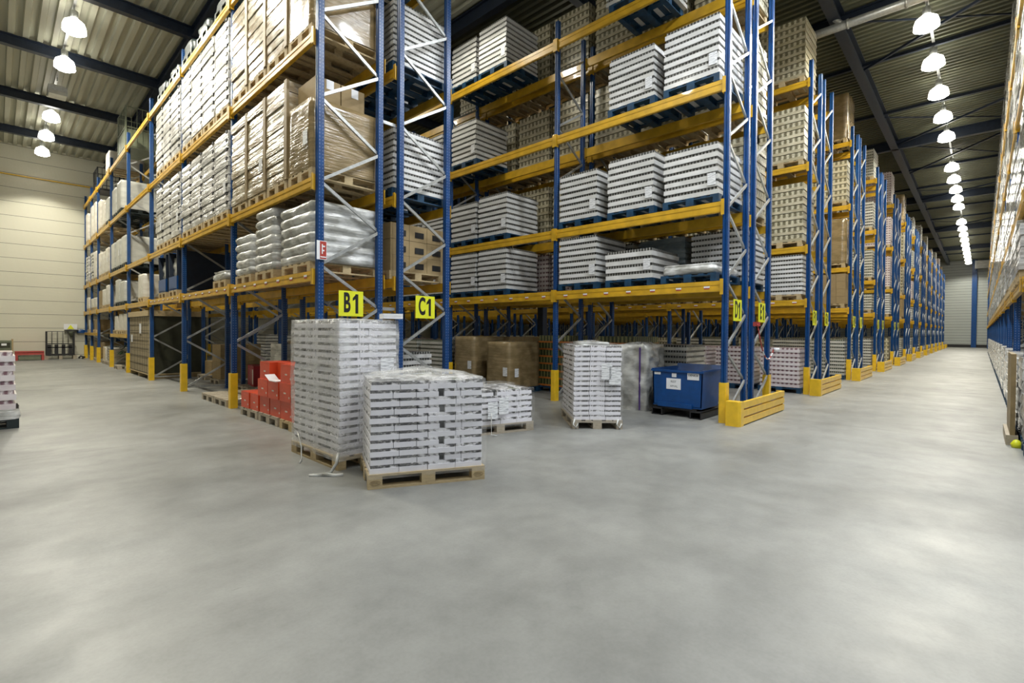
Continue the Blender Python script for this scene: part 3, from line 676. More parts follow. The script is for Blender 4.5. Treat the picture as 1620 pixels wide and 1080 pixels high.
for li, L in dl.items():
    for n, (ya, yb, top, kind) in enumerate(L):
        pos = 'beside the D1 end post' if n == 0 else ORD[n] + ' from the D1 end'
        w = yb - ya
        load(kind, 9.47, (ya + yb) / 2, TOP[li] + .04, top - TOP[li] - .04, '%s on %s of D1 rack, %s' % (('low ' if top - TOP[li] < .8 else '') + LOOK[kind], shelf_words(li), pos), 'loads on the %s of the D1 rack' % shelf_words(li),
             1.2, w, 0, 'blue', [(-.61, -w / 2 + .10, .30, 0)] if kind == 'tray' else None, ya < 10, .13 if top - TOP[li] > .8 else .15)
# --- E row (seen from behind, through the D rack) ---------------------------------------------
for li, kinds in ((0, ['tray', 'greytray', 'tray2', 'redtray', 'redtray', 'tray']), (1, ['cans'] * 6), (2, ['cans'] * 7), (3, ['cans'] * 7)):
    for n, kind in enumerate(kinds):
        y = 3.1 + BAY * (n // 3) + .62 + (n % 3) * 1.18
        top = [3.57, 5.35, 7.35, 9.6][li] - (.5 if li == 3 and n < 2 else 0)
        load(kind, 10.88, y, TOP[li], top - TOP[li], '%s on %s of E1 rack, %s from the E1 end' % (LOOK[kind], shelf_words(li), ORD[n]), 'loads on the %s of the E1 rack' % shelf_words(li), 1.15, 1.05, 0, 'wood' if kind == 'cans' else 'blue')
# --- racks along the right aisle ---------------------------------------------------------------
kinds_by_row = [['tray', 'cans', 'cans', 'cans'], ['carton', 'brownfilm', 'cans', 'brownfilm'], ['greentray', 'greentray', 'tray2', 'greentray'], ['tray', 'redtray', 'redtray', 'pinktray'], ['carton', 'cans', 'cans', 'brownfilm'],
                ['tray', 'pinktray', 'greentray', 'silver'], ['greentray', 'cans', 'silver', 'silver']]
ftops = [3.58, 5.4, 7.4, 9.6]
for k, x in enumerate(PAIR):
    if x > 80: break
    ks = kinds_by_row[k % 7]; rowname = '%s double row' % ORD[k + 1]
    nb = 3 if k == 0 else (2 if k == 1 else 1)
    for li in range(4):
        for n in range(3 * nb):
            y = 3.1 + BAY * (n // 3) + .64 + (n % 3) * 1.17
            if k > 3 and n > 1: continue
            kd = ks[li]
            load(kd, x + .57, y, TOP[li], ftops[li] - TOP[li] - (.35 * ((k + n) % 3 == 2)), '%s on %s, %s in, %s of right aisle' % (LOOK[kd], shelf_words(li), ORD[n], rowname), 'loads on the %s of the %s' % (shelf_words(li), rowname), 1.15, 1.05, 0, 'wood')
    ng = 22 if k == 0 else (14 if k == 1 else 6 if k < 4 else 3)
    for n in range(ng):
        y = 3.1 + .62 + 1.16 * (n % 3) + BAY * (n // 3)
        if k == 0 and n in (5, 11, 17): continue
        kd = ['pinktray', 'pinktray', 'pinktray', 'tray', 'greentray', 'tray2'][n % 6] if k == 0 else ['cans', 'greentray', 'tray2'][(n + k) % 3]
        load(kd, x + .62, y, 0, 1.18 if k == 0 else 1.35, '%s on floor under the %s, %s from aisle' % (LOOK[kd], rowname, ORD[n]), 'floor loads under the %s' % rowname, 1.15, 1.0 if k else .92, 0, 'blue')
# --- right-hand rack -----------------------------------------------------------------------------
for li in range(-1, 4):
    z = 0 if li < 0 else TOP[li]; top = [1.2, 3.5, 5.55, 7.6, 10.3][li + 1]
    for n in range(1 if li < 0 else 0, 44):
        x = 7.6 + BAY * (n // 3) + .63 + (n % 3) * 1.17
        kd = ('darksilver' if (n + li) % 3 else 'silver') if li >= 0 else ('silver' if n % 3 else 'tray')
        if li == 0 and n < 3: continue
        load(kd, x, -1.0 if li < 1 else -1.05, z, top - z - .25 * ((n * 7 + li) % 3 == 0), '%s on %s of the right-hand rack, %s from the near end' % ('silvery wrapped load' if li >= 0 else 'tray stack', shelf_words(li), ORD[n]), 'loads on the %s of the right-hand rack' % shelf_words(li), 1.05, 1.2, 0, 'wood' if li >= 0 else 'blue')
b = MB()
for li in range(-1, 4):
    z = 0 if li < 0 else TOP[li]; top = [1.2, 3.5, 5.55, 7.6, 10.1][li + 1]
    for n in range(44, 59):
        x = 7.6 + BAY * (n // 3) + .63 + (n % 3) * 1.17; b.box(x - .52, x + .52, -1.68, -.52 - .02 * (n % 3), z + .14, top, 'silver')
tag(b.build('wrapped_loads'), 'silvery wrapped loads at the far end of the right-hand rack', 'pallet loads', None, 'stuff')
t_ = thing('plywood_board', 'tall brown board leaning upright at the right edge of view', 'board', (10.75, -.30, 0))
b = MB(); b.box(-.6, .6, -.05, .0, .14, 1.28, 'tape'); b.build('board_panel', t_)
b = MB(); b.box(-.62, .62, -.08, .04, 0, .14, 'woodgrey'); b.build('foot_block', t_)
b = MB(); b.lathe([(.05, 0), (.06, .05), (.03, .10), (.01, .11)], 'signyellow', 12); tag(b.build('yellow_cap', None, (9.98, -.36, 0)), 'small yellow cap on the floor at the right edge', 'floor cap')

# ------------------------------------------------------------------ loads standing on the floor
def carton_layer(nx_front, nx_side, W, D, h, seed, tone='tray', band='print', gap=None, wh=.62):
    """open-topped cartons, white board below with a printed product band above; W along x (front), D along y"""
    b = MB(); hw, hd = W / 2, D / 2; g = .003; rr = random.Random(seed)
    ws = [W / nx_front] * nx_front; x = -hw
    for i in range(nx_front):
        x1 = x + ws[i]
        if gap is not None and i == gap: b.box(x + .0, x + .055, -hd + .05, hd - .05, 0, h, 'black'); x += .055
        for j in range(nx_side):
            ya, yb = -hd + D * j / nx_side, -hd + D * (j + 1) / nx_side; q = rr.uniform(-.005, .005)
            b.box(x + g, x1 - g, ya + g + q, yb - g + q, 0, h * wh, tone); b.box(x + g + .006, x1 - g - .006, ya + g + .006 + q, yb - g - .006 + q, h * wh, h, band)
        x = x1
    return b
def hero(label, x, y, rz, W, D, H, n, patterns, pal, tone='board', bandm='print', film_=(0, 1), top_bump=.05, labs=(), film_seed=1, pl=None, fm='film'):
    t = thing('pallet_load', label, 'pallet load', (x, y, 0), rz, 'wrapped carton pallets standing on the floor')
    L, S, r_ = pl or (W, D, 0)
    pallet_parts(t, pal, L, S, (0, 0, 0), r_)
    h = (H - .144) / n; cache = []
    for q, (a, c, gp) in enumerate(patterns): cache.append(carton_layer(a, c, W - .04, D - .04, h, q + 3, tone, bandm, gp).mesh('carton_layer'))
    for k in range(n): put('carton_layer', cache[k % len(cache)], t, (rnd.uniform(-.008, .008), rnd.uniform(-.008, .008), .144 + k * h), 0)
    b = MB(); b.shell(W + .03, D + .03, .10, H + .012, .006, fm, .010, 16, 22, film_seed, top_bump); b.build('stretch_film', t)
    for (lx, ly, lz, lr, sc) in labs: put('shipping_label', ME_LAB, t, (lx, ly, lz), lr, (1, sc, sc))
    return t
# nearest pallet: front corner (2.56,4.15) -> (3.66,3.62)
a1 = math.atan2(3.62 - 4.15, 3.66 - 2.56)
ux, uy = Vector((math.cos(a1), math.sin(a1))), Vector((-math.sin(a1), math.cos(a1)))
c1 = Vector((2.56, 4.15)) + ux * .6 + uy * .4
t1 = hero('nearest pallet of white cartons on wood, front centre, loose film on top', c1.x, c1.y, a1, 1.2, .8, 1.045, 11, [(4, 3, None), (5, 2, 3)], 'wood', film_seed=4, top_bump=.12)
b = MB()
for k, xx in enumerate((-.53, .53)):
    for q in range(10):
        a = 2 * math.pi * q / 10; a2 = 2 * math.pi * (q + 1) / 10
        b.bar((xx + .052 * math.cos(a), -.4015, .061 + .022 * math.sin(a)), (xx + .052 * math.cos(a2), -.4015, .061 + .022 * math.sin(a2)), .003, .003, 'tape')
b.build('pallet_stamp', t1)
b = MB(); b.shell(1.17, .78, 1.05, 1.075, 0, 'hazyfilm', .02, 12, 3, 21, .07); b.build('top_film', t1)
def text(body, size, mat, parent, loc, rot, name, sx=1, off=0.0, ext=.002):
    cu = bpy.data.curves.new(name, 'FONT'); cu.body = body; cu.size = size; cu.align_x = 'CENTER'; cu.align_y = 'CENTER'; cu.extrude = ext; cu.offset = off
    tmp = bpy.data.objects.new('tmp', cu); C.objects.link(tmp); dg = bpy.context.evaluated_depsgraph_get(); dg.update()
    me = bpy.data.meshes.new_from_object(tmp.evaluated_get(dg)); bpy.data.objects.remove(tmp); me.name = name; me.materials.clear(); me.materials.append(MT[mat])
    o = put(name, me, parent, loc); o.rotation_euler = rot; o.scale = (sx, 1, 1); return o
for xx in (-.53, .53): text('EPAL', .035, 'tape', t1, (xx, -.4018, .061), (R(90), 0, 0), 'stamp_lettering', 1, 0, .0005)
# tall pallet behind it
t2 = hero('tall pallet of wrapped grey-white cartons behind the nearest one', 3.07, 5.54, 0, .8, 1.2, 1.66, 18, [(2, 5, None), (3, 4, None)], 'wood', film_seed=9, top_bump=.02, fm='hazyfilm', pl=(1.2, .8, math.pi / 2), labs=((.22, -.62, .95, R(90), 1.3),))
t_ = thing('foam_sheet', 'white foam sheet lying on the tall wrapped pallet', 'foam sheet', (3.42, 5.0, 1.69), R(-20))
b = MB(); b.box(-.14, .1, -.1, .1, 0, .03, 'paper'); b.box(-.14, .1, -.1, .1, .032, .06, 'paper'); b.build('foam_slab', t_)
t_ = tag(thing('film_scrap', 'torn strip of film trailing on the floor by the tall pallet', 'film scrap', (2.58, 4.86, 0)), None)
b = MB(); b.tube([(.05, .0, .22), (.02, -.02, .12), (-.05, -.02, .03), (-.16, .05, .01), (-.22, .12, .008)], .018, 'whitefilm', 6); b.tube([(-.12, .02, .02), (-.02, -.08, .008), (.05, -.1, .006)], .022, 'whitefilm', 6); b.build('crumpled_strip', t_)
t_ = thing('film_scrap', 'thin film tail hanging from the far corner of the tall pallet', 'film scrap', (2.60, 5.65, 0))
b = MB(); b.tube([(.02, .2, .3), (0, .05, .15), (-.03, -.02, .02), (-.1, -.12, .008)], .008, 'whitefilm', 6); b.build('film_tail', t_)
# half-height pallet to the right
a3 = math.atan2(4.92 - 5.04, 6.02 - 5.6); ux, uy = Vector((math.cos(a3), math.sin(a3))), Vector((-math.sin(a3), math.cos(a3)))
c3 = Vector((6.02, 4.92)) - ux * .6 + uy * .4
t3 = hero('half-height pallet of white cartons half hidden behind the nearest one', c3.x, c3.y, a3, 1.2, .8, .66, 6, [(4, 3, None), (5, 2, 2)], 'woodgrey', film_seed=2, top_bump=.02, labs=((.02, -.445, .30, R(90), 1.2), (-.17, -.445, .24, R(90), 1.2)))
b = MB(); b.shell(.75, .45, .67, .74, 0, 'film', .01, 8, 3, 5, .01); b.build('top_film', t3)
t_ = thing('film_scrap', 'loose film tail hanging from the half-height pallet', 'film scrap', (5.22, 5.1, 0))
b = MB(); b.tube([(0, -.03, .34), (-.02, -.05, .15), (-.05, -.08, .03), (.03, -.12, .01)], .007, 'whitefilm', 6); b.build('film_tail', t_)
# turned pallet of white cartons in the middle
a4 = math.atan2(3.99 - 4.56, 7.11 - 6.55); ux, uy = Vector((math.cos(a4), math.sin(a4))), Vector((-math.sin(a4), math.cos(a4)))
c4 = Vector((6.55, 4.56)) + ux * .4 + uy * .6
t4 = hero('tall pallet of striped white cartons standing alone in the centre', c4.x, c4.y, a4, .8, 1.2, 1.33, 15, [(3, 4, None), (3, 5, None)], 'woodgrey', film_seed=6, top_bump=.07, pl=(1.2, .8, math.pi / 2), labs=((.26, -.645, .72, R(90), 1.3), (.13, -.645, .80, R(90), 1.2)))
b = MB()
for xx in (-.36, .33):
    b.tube([(xx, -.60, .16), (xx - .03, -.63, .08), (xx + .01, -.64, .02), (xx + .05, -.61, .09)], .014, 'whitefilm', 6)
b.build('film_knot', t4)
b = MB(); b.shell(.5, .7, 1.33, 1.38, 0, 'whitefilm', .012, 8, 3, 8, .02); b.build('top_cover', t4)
# pinkish load at the left edge
t5 = load('pinktray', -.36, 10.85, 0, 1.18, 'pinkish tray stack on a black pallet at the left edge', None, 1.12, .8, 0, 'dark', [(.32, -.41, .62, R(90))], True, .148)
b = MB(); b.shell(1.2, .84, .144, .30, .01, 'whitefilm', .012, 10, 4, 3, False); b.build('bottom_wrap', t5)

# ------------------------------------------------------------------ red boxes on their pallets
for n, y in enumerate((7.36, 8.24, 9.1)):
    empty_pallet(3.78, y, 0, 0, ['pale wooden pallet under red boxes, nearest of three', 'dark wooden pallet under red boxes, middle of three', 'wooden pallet under red boxes, farthest of three'][n], ['wood', 'woodgrey', 'woodgrey'][n], 'pallets under the red boxes')
BX = []
def redbox(x, y, z, w, d, h, label, flap=False, rz=0):
    t = thing('red_box', label, 'box', (x, y, z), rz, 'red cartons beside the tall pallet')
    b = MB(); b.box(-w / 2, w / 2, -d / 2, d / 2, 0, h, 'redbox'); b.build('carton', t)
    b = MB(); b.box(-w / 2 - .0015, -w / 2, -.04, .04, h * .42, h * .50, 'whitebox'); b.box(-w / 2 - .0015, -w / 2, -d / 2 + .03, -d / 2 + .06, h * .2, h * .3, 'whitebox'); b.build('printed_mark', t)
    b = MB(); b.box(-w / 2, w / 2, -.02, .02, h, h + .0015, 'darkred'); b.build('tape_seam', t)
zp = .146
for c, (y, hts) in enumerate(zip([7.12, 7.56, 8.0, 8.44, 8.88, 9.28], [3, 3, 3, 3, 1, 1])):
    words = ['nearest column', 'second column', 'third column', 'fourth column', 'fifth column', 'farthest column'][c]
    for k in range(hts):
        for side, x in (('aisle side', 3.40), ('rack side', 3.86)):
            redbox(x + (.02 * math.sin(c * 7 + k * 3) if side == 'aisle side' else .02) + (.12 if (c, k) == (2, 2) else 0), y, zp + k * .288, .42, .41 if c < 4 else .38, .286, 'red carton, %s, %s, %s' % (words, ['bottom', 'middle', 'top'][k], side))
b = MB(); b.box(-.08, .08, -.12, .12, 0, .012, 'paper'); b.quadbox([(-.08, .12, 0), (.08, .12, 0), (.08, .13, .012), (-.08, .13, .012), (-.12, .2, .09), (.04, .2, .09), (.04, .21, .1), (-.12, .21, .1)], 'paper')
tag(b.build('paper_sheet', None, (3.21, 7.92, zp + .577)), 'white paper flap lying on the red cartons', 'paper')
# red and white narrow cartons deeper under the rack
empty_pallet(4.95, 12.9, 0, 0, 'low wooden pallet carrying the dark red cartons under the rack', 'woodgrey')
for n in range(4):
    t_ = thing('narrow_box', 'dark red upright carton under the B1 rack, %s from the left' % ORD[3 - n] , 'box', (4.7 + .04 * n, 12.62 + .19 * n, .144), 0, 'dark red cartons under the rack')
    b = MB(); b.box(-.2, .2, -.085, .085, 0, .5, 'darkred'); b.build('carton', t_)
    b = MB(); b.box(-.205, -.2, -.05, .0, .05, .42, 'whitebox'); b.build('white_stripe', t_)
empty_pallet(3.84, 10.88, 0, 0, 'empty wooden pallet on the floor beside the second B post, nearer', 'woodgrey', 'empty pallets under the B1 rack')
empty_pallet(3.84, 11.72, 0, 0, 'empty wooden pallet on the floor beside the second B post, farther', 'woodgrey', 'empty pallets under the B1 rack')
G = 'loads on the floor under the B1 and C1 racks'
load('carton', 5.0, 15.25, 0, 1.12, 'brown carton column on a pallet under the racks, centre left', G, 1.1, .75, 0, 'grey', None, True, .16)
load('carton', 5.1, 16.9, 0, .55, 'low brown carton on a pallet under the racks, far left', G, .8, .7, 0, 'grey')
load('brownfilm', 6.6, 14.2, 0, 1.2, 'wide dark brown wrapped load under the C1 rack', G, 1.2, .8, 0, 'grey')
for n, (x, y) in enumerate(((5.25, 7.6), (5.25, 8.7), (5.25, 9.75), (5.25, 11.6))): load('silver' if n else 'tray', x, y, 0, [1.15, 1.1, 1.1, 1.2][n], 'grey-white stack on floor under C1 rack, %s from the sign' % ORD[n], G, 1.1, .8, 0, 'grey')
for n, (x, y) in enumerate(((8.2, 20.5), (9.45, 16.6), (9.45, 19.2), (9.45, 22.5), (9.45, 14.6), (10.9, 18.2), (10.9, 20.3))): load('silver' if n % 2 else 'tray2', x, y, 0, 1.35, 'pale tray stack far behind the racks on the floor, %s from the right' % ORD[n], 'far floor loads seen under the racks', 1.1, .9, 0, 'blue')
# crate boxed in board with pale lid (big dark box between the third and fourth B posts)
t_ = thing('boarded_crate', 'huge wire-netted brown crate with a pale wooden lid beside left aisle', 'crate', (3.3, 17.75, 0))
b = MB(); b.box(.05, 1.6, .1, 3.2, .16, 1.95, 'olive'); b.build('crate_side', t_)  # shadow on the crate's side put into its dark olive colour
b = MB()
for k in range(8): b.box(.02, .05, .15, 3.15, .18 + k * .22, .39 + k * .22, 'crateboard')
b.build('crate_front', t_)
b = MB()
for k in range(22): b.box(.01, .018, .2 + k * .135, .206 + k * .135, .18, 1.95, 'black')
for k in range(8): b.box(.01, .018, .15, 3.15, .18 + k * .25, .186 + k * .25, 'black')
b.build('wire_netting', t_)
b = MB(); b.box(-.02, 1.65, .05, 3.25, 1.95, 2.12, 'wood'); b.build('lid', t_)
b = MB(); [b.box(.02, 1.6, yy, yy + .12, 0, .13, 'wood') for yy in (.2, 1.6, 2.95)]; b.box(0, 1.6, .1, 3.2, .13, .16, 'wood'); b.build('base_pallet', t_)
b = MB(); b.box(.0, .008, 1.2, 1.45, 1.4, 1.72, 'paper'); b.box(.0, .008, 2.6, 2.8, 1.1, 1.35, 'paper'); b.build('paper_label', t_)
# low mid shelf with boxes near the end wall
t_ = thing('low_shelf', 'low yellow shelf beams between the far B rack posts', 'shelf', (3.28, 21.14, 1.22))
for ya, yb in ((.06, 3.55), (7.27, 9.42), (9.54, 11.7)):
    b = MB(); b.box(-.025, .025, ya, yb, .0, .13, 'beam'); b.box(1.07, 1.12, ya, yb, 0, .13, 'beam'); b.build('beam', t_)
    b = MB(); b.box(.03, 1.07, ya, yb, .09, .12, 'wood'); b.build('shelf_board', t_)
for n, (y, z, kd, h) in enumerate(((21.7, 1.35, 'whitebox', .72), (22.6, 1.35, 'whitebox', .75), (23.6, 1.35, 'whitebox', .7), (29.2, 1.35, 'carton', .6), (31.2, 1.35, 'whitebox', .6))):
    load(kd, 3.86, y, z, h, '%s on the low shelf near the end wall, %s from camera' % (LOOK[kd], ORD[n]), 'loads on the low shelf', 1.1, .8, 0, 'wood')
for n, (y, kd, h) in enumerate(((21.72, 'whitebox', .75), (25.4, 'whitebox', .75), (26.3, 'tray2', .8), (27.3, 'whitebox', .75), (28.95, 'brownfilm', .95), (29.95, 'carton', .95), (31.8, 'whitebox', .95))):
    load(kd, 3.95, y, 0, h, '%s on floor by far B rack posts, %s from camera' % (LOOK[kd], ORD[n]), 'floor loads by the far B rack posts', 1.1, .78, 0, 'grey')
t_ = thing('potted_tree', 'small dark green artificial tree in a pot on a pallet', 'tree', (3.85, 23.3, .144))
b = MB(); b.lathe([(.22, 0), (.27, .35), (.29, .42)], 'greenpaint', 16); b.build('pot', t_)
b = MB(); b.tube([(0, 0, .4), (.01, 0, .7), (0, 0, .95)], .03, 'olive', 8); b.build('trunk', t_)
b = MB(); rr = random.Random(5)
for k in range(140):
    a = rr.uniform(0, 6.28); z = rr.uniform(.3, 1.0); r_ = (.12 + .42 * math.sin(math.pi * min(1, z))) * rr.uniform(.5, 1); p = (r_ * math.cos(a), r_ * math.sin(a), z); q = (p[0] * 1.3 + rr.uniform(-.05, .05), p[1] * 1.3, z - rr.uniform(-.02, .12)); b.bar(p, q, .05, .008, 'plantgreen')
b.build('foliage', t_)
empty_pallet(3.85, 23.3, 0, 0, 'wooden pallet under the potted artificial tree', 'woodgrey')

# ------------------------------------------------------------------ things at the left end wall
t_ = cage('pallet_cage', 'black metal cage frame standing before the cream end wall', 'cage', 2.28, 32.7, .12, 1.05, .5, 1.28, 'black', 5)
b = MB()
for k in range(4): b.box(-.5 + k * .27, -.36 + k * .27, -.27, -.22, .05, .62, 'black')
b.box(-.5, .5, -.27, -.22, .45, .5, 'black'); b.build('fork_guard', t_)
b = MB(); [b.box(xx - .07, xx + .07, -.3, .3, -.12, .06, 'woodgrey') for xx in (-.55, 0, .55)]; b.build('skid', t_)
t_ = thing('platform_scale', 'low red steel platform on the floor by the end wall', 'platform', (1.12, 32.4, 0))
b = MB(); b.box(-.52, .52, -.4, .4, .26, .36, 'redpaint'); b.box(-.52, .52, -.4, .4, .38, .43, 'redpaint'); b.build('deck', t_)
for xx in (-.47, .47): b = MB(); b.box(xx - .05, xx + .05, -.4, .4, 0, .26, 'redpaint'); b.build('support', t_)
b = MB(); b.box(-.40, .40, -.36, .3, .02, .22, 'greenpaint'); b.build('drawer', t_)
t_ = thing('control_cabinet', 'olive green machine cabinet with a small display by end wall', 'cabinet', (.02, 32.5, 0))
b = MB(); b.box(-.5, .5, -.35, .35, 0, .95, 'greenpaint'); b.build('cabinet_body', t_)
b = MB(); b.box(-.42, .42, -.37, -.35, .62, .86, 'olive'); b.build('panel', t_); b = MB(); b.box(.12, .3, -.385, -.37, .72, .82, 'paper'); b.build('display', t_)
b = MB(); b.box(-.42, .42, -.37, -.35, .1, .42, 'black'); b.build('lower_opening', t_)
for sx in (-1, 1): b = MB(); b.box(sx * .5 - .03, sx * .5 + .03, -.4, .35, 0, 1.02, 'wood'); b.build('side_post', t_)
t_ = thing('warning_sign', 'white wall sign with a yellow triangle on the end wall', 'sign', (2.72, 33.1, 1.62))
b = MB(); b.box(-.27, .27, -.02, 0, -.13, .16, 'paper'); b.build('sign_plate', t_)
b = MB(); b.quadbox([(-.14, -.03, -.11), (.14, -.03, -.11), (.14, -.02, -.11), (-.14, -.02, -.11), (-.005, -.03, .11), (.005, -.03, .11), (.005, -.02, .11), (-.005, -.02, .11)], 'signyellow'); b.build('triangle', t_)
t_ = thing('wall_shelf', 'small dark shelf with a plant and blue cloth on the end wall', 'shelf', (2.75, 33.0, 1.35))
b = MB(); b.box(-.28, .28, -.15, .1, .08, .12, 'black'); b.build('shelf_board', t_); b = MB(); b.lathe([(.05, -.25), (.12, -.05), (.18, .06)], 'greenpaint', 10); b.build('hanging_pot', t_)
b = MB(); b.shell(.3, .12, -.02, .14, .01, 'blue', .02, 5, 4, 2); b.build('cloth', t_, (.38, 0, -.02))
tag((lambda b: (b.tube([(3.0, 32.4, .05), (3.1, 32.8, .12), (3.2, 32.3, .08), (3.1, 32.0, .05)], .045, 'black', 8), b.build('floor_hose'))[1])(MB()), 'dark hose coiled on the floor beside the end wall', 'hose')

# ------------------------------------------------------------------ things under the D rack
GD = 'loads standing under the D1 rack'
load('brownfilm', 9.55, 9.75, 0, 1.42, 'tall film-wrapped brown carton pallet under D1 rack, behind the other', GD, 1.2, .8, 0, 'blue', [(-.62, -.25, .55, 0)])
load('brownfilm', 9.5, 8.45, 0, 1.26, 'shorter film-wrapped brown carton pallet under D1 rack', GD, 1.2, .8, 0, 'blue', [(-.62, -.28, .45, 0), (-.35, -.42, .42, R(90))])
load('carton', 11.0, 9.1, 0, 1.4, 'long plain brown carton stack behind the wrapped pallets', GD, 1.6, .8, 0, 'blue')
load('crate', 10.75, 7.7, 0, 1.45, 'orange and green crate stack behind second D post', GD, 1.1, 1.0, 0, 'blue', None, True, .2)
load('crate', 10.75, 5.9, 0, 1.45, 'orange and green crate stack behind the lone centre pallet', GD, 1.1, 1.0, 0, 'blue', None, True, .2)
load('greentray', 9.5, 11.1, 0, 1.3, 'dark can tray stack under D1 rack, left of brown pallets', GD, 1.15, 1.0, 0, 'blue')
load('greentray', 9.5, 12.3, 0, 1.3, 'dark can tray stack under D1 rack, farthest left', GD, 1.15, 1.0, 0, 'blue')
t_ = thing('wrapped_bag', 'crumpled grey film-wrapped bundle with purple strap beside blue skip', 'bundle', (9.5, 4.92, 0), R(4))
b = MB(); b.shell(.9, .62, .0, 1.3, .03, 'greyfilm', .05, 12, 14, 11, .03); b.build('wrapped_bundle', t_)
b = MB(); b.box(-.505, -.49, -.2, -.175, .02, 1.25, 'purple'); b.build('strap', t_)
load('tray2', 10.75, 4.75, 0, 1.3, 'grey-white tray stack behind the crumpled grey bundle', GD, 1.0, .9, 0, 'blue')
# blue tipping skip
t_ = thing('tipping_skip', 'blue steel waste skip with paper signs beside the D1 post', 'skip', (8.93, 3.92, 0))
b = MB(); x0, x1, ya, yb = 0, 1.12, -.47, .47
# tapered hopper: five walls with thickness
def wallq(b, a, c, z0, z1, inx, mat, th=.02):
    (ax, ay), (cx_, cy_) = a, c; d = Vector((cx_ - ax, cy_ - ay)).normalized(); n = Vector((-d.y, d.x)) * th
    b.quadbox([(ax + inx[0], ay + inx[1], z0), (cx_ + inx[2], cy_ + inx[3], z0), (cx_ + inx[2] + n.x, cy_ + inx[3] + n.y, z0), (ax + inx[0] + n.x, ay + inx[1] + n.y, z0), (ax, ay, z1), (cx_, cy_, z1), (cx_ + n.x, cy_ + n.y, z1), (ax + n.x, ay + n.y, z1)], mat)
wallq(b, (x0, yb), (x0, ya), .2, .84, (.0, -.02, .0, .02), 'blue'); wallq(b, (x0, ya), (x1, ya), .2, .86, (0, .02, -.35, .02), 'blue')
wallq(b, (x1, ya), (x1, yb), .2, .92, (-.35, .02, -.35, -.02), 'blue'); wallq(b, (x1, yb), (x0, yb), .2, .86, (-.35, -.02, 0, -.02), 'blue'); b.box(.0, .78, -.45, .45, .18, .21, 'blue'); b.build('hopper', t_)
b = MB(); b.box(-.03, .02, ya - .02, yb + .02, .82, .855, 'blue'); b.box(0, x1, ya - .02, ya + .02, .84, .87, 'blue'); b.box(0, x1, yb - .02, yb + .02, .84, .87, 'blue'); b.build('rim', t_)
b = MB(); b.box(-.035, .0, ya + .18, yb - .12, .17, .25, 'blue'); b.build('tipping_bar', t_)
b = MB()
for yy in (-.36, .36): b.box(-.04, 1.1, yy - .1, yy - .085, 0, .13, 'black'); b.box(-.04, 1.1, yy + .085, yy + .1, 0, .13, 'black'); b.box(-.04, 1.1, yy - .1, yy + .1, .115, .14, 'black'); b.box(-.04, 1.1, yy - .1, yy + .1, 0, .012, 'black')
b.box(.0, 1.1, -.36, .36, .13, .17, 'black'); b.build('fork_pockets', t_)
RX = (R(90), 0, R(-90))
for nm, yc, zc, w, h in (('paper_notice', .06, .60, .27, .20), ('small_label', .05, .76, .085, .07), ('maker_plate', -.30, .755, .21, .12), ('small_label', .37, .78, .12, .045)):
    b = MB(); b.box(-.006, -.001, -w / 2, w / 2, -h / 2, h / 2, 'paper'); o = b.build(nm, t_, (0, yc, zc))
    if nm == 'paper_notice':
        text('REST', .055, 'ink', o, (-.0065, 0, .04), RX, 'lettering', .9, .0, .0003); text('AFVAL', .055, 'ink', o, (-.0065, -.01, -.045), RX, 'lettering', .9, 0, .0003)
    if nm == 'maker_plate': text('DENIOS', .05, 'ink', o, (-.0065, 0, .02), RX, 'lettering', 1, .0012, .0003)

# ------------------------------------------------------------------ signs
def digit_one(parent, x, h, w=.052):
    b = MB(); b.box(x - w / 2, x + w / 2, -.0085, -.0065, -h / 2, h / 2, 'ink')
    b.quadbox([(x - w / 2 - .045, -.0085, h / 2 - .105), (x - w / 2, -.0085, h / 2 - .075), (x - w / 2, -.0065, h / 2 - .075), (x - w / 2 - .045, -.0065, h / 2 - .105), (x - w / 2 - .045, -.0085, h / 2 - .062), (x - w / 2 + .012, -.0085, h / 2), (x - w / 2 + .012, -.0065, h / 2), (x - w / 2 - .045, -.0065, h / 2 - .062)], 'ink')
    b.build('sign_digit', parent)
def aisle_sign(body, x0, x1, y, label):
    w = x1 - x0; t = thing('aisle_sign', label, 'sign', ((x0 + x1) / 2, y, 1.95), 0, 'yellow aisle signs')
    b = MB(); b.box(-w / 2, w / 2, -.006, 0, -.19, .19, 'signyellow'); b.build('sign_plate', t)
    text(body[0], .40, 'ink', t, (-.072, -.0075, 0), (R(90), 0, 0), 'sign_lettering', .52, .012, .001); digit_one(t, .095, .292, .048)
    b = MB(); b.box(-.1, .1, 0, .03, -.02, .02, 'galv'); b.build('bracket', t)
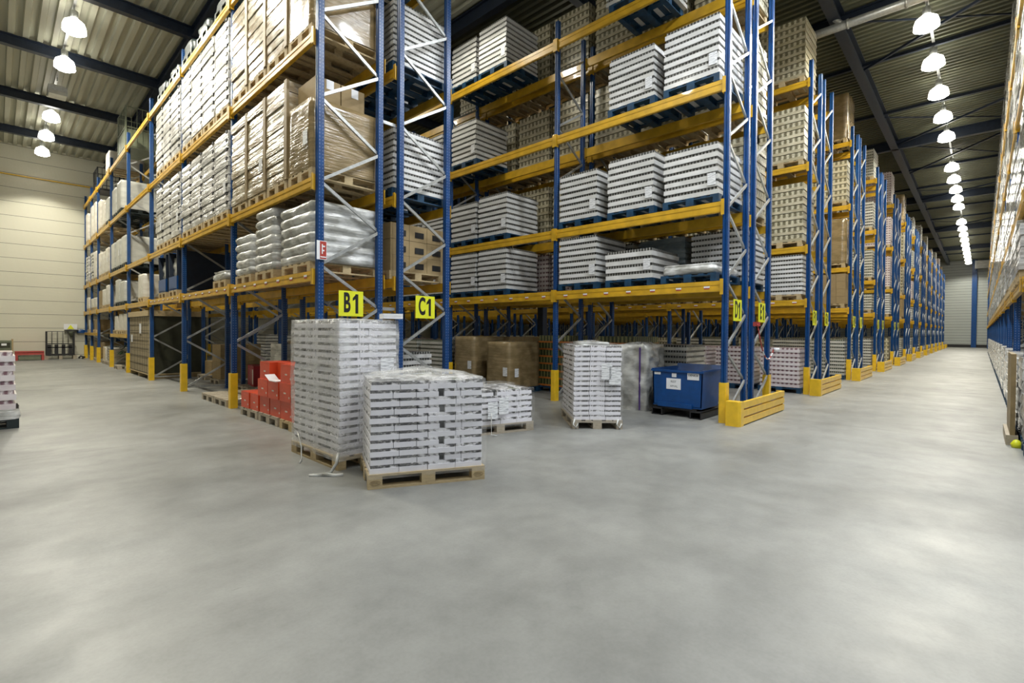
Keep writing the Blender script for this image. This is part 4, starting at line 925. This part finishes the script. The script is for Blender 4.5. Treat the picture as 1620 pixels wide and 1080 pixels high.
aisle_sign('B1', 3.60, 4.01, 6.66, 'yellow sign reading B1 on the end of the left rack')
aisle_sign('C1', 5.01, 5.42, 6.66, 'yellow sign reading C1 on the rack end right of B1')
aisle_sign('D1', 9.17, 9.58, 3.04, 'yellow sign reading D1 on the central rack end')
aisle_sign('E1', 10.55, 10.96, 3.04, 'yellow sign reading E1 on the rack end right of D1')
for k in range(4):
    x = PAIR[k]
    aisle_sign(LET[2 * k] + '1', x + .28, x + .69, 3.04, 'yellow aisle sign on near frame of %s double rack, right aisle' % ORD[k + 1])
    aisle_sign(LET[2 * k + 1] + '1', x + 1.68, x + 2.09, 3.04, 'yellow aisle sign on far frame of %s double rack, right aisle' % ORD[k + 1])
t_ = thing('fire_hose_sign', 'small red and white fire sign on the B1 corner post', 'sign', (3.33, 6.65, 2.56))
b = MB(); b.box(-.08, .07, -.012, 0, 0, .27, 'paper'); b.build('sign_plate', t_)
b = MB(); b.box(-.035, .062, -.016, -.012, .01, .26, 'signred'); b.build('red_field', t_)
b = MB(); b.box(-.01, .006, -.019, -.016, .08, .22, 'paper'); b.box(.006, .04, -.019, -.016, .18, .2, 'paper'); b.box(.006, .03, -.019, -.016, .12, .14, 'paper'); b.box(-.03, .055, -.019, -.016, .03, .045, 'paper'); b.build('pictogram', t_)
# red and white barrier chain hanging between the D1 and E1 frames
t_ = thing('barrier_chain', 'red and white barrier chain hanging at the E1 rack end', 'chain', (10.25, 3.0, 0))
P0, P1 = Vector((.02, -.03, 1.72)), Vector((1.1, -.02, 1.22))
pts = []
for k in range(25):
    s = k / 24; p = P0.lerp(P1, s); p.z -= 1.6 * s * (1 - s) * 1.0; pts.append(p)
for k in range(24):
    b = MB(); b.tube([pts[k], pts[k + 1]], .013, 'redpaint' if k < 6 or (k // 2) % 2 else 'paper', 6); b.build('chain_link', t_)
b = MB(); b.box(.04, .12, -.05, .0545, 1.68, 1.76, 'redpaint'); b.build('hook', t_)
b = MB(); b.lathe([(.05, 1.17), (.055, 1.25)], 'paper', 12, (1.1, -.075, 0)); b.build('end_band', t_)
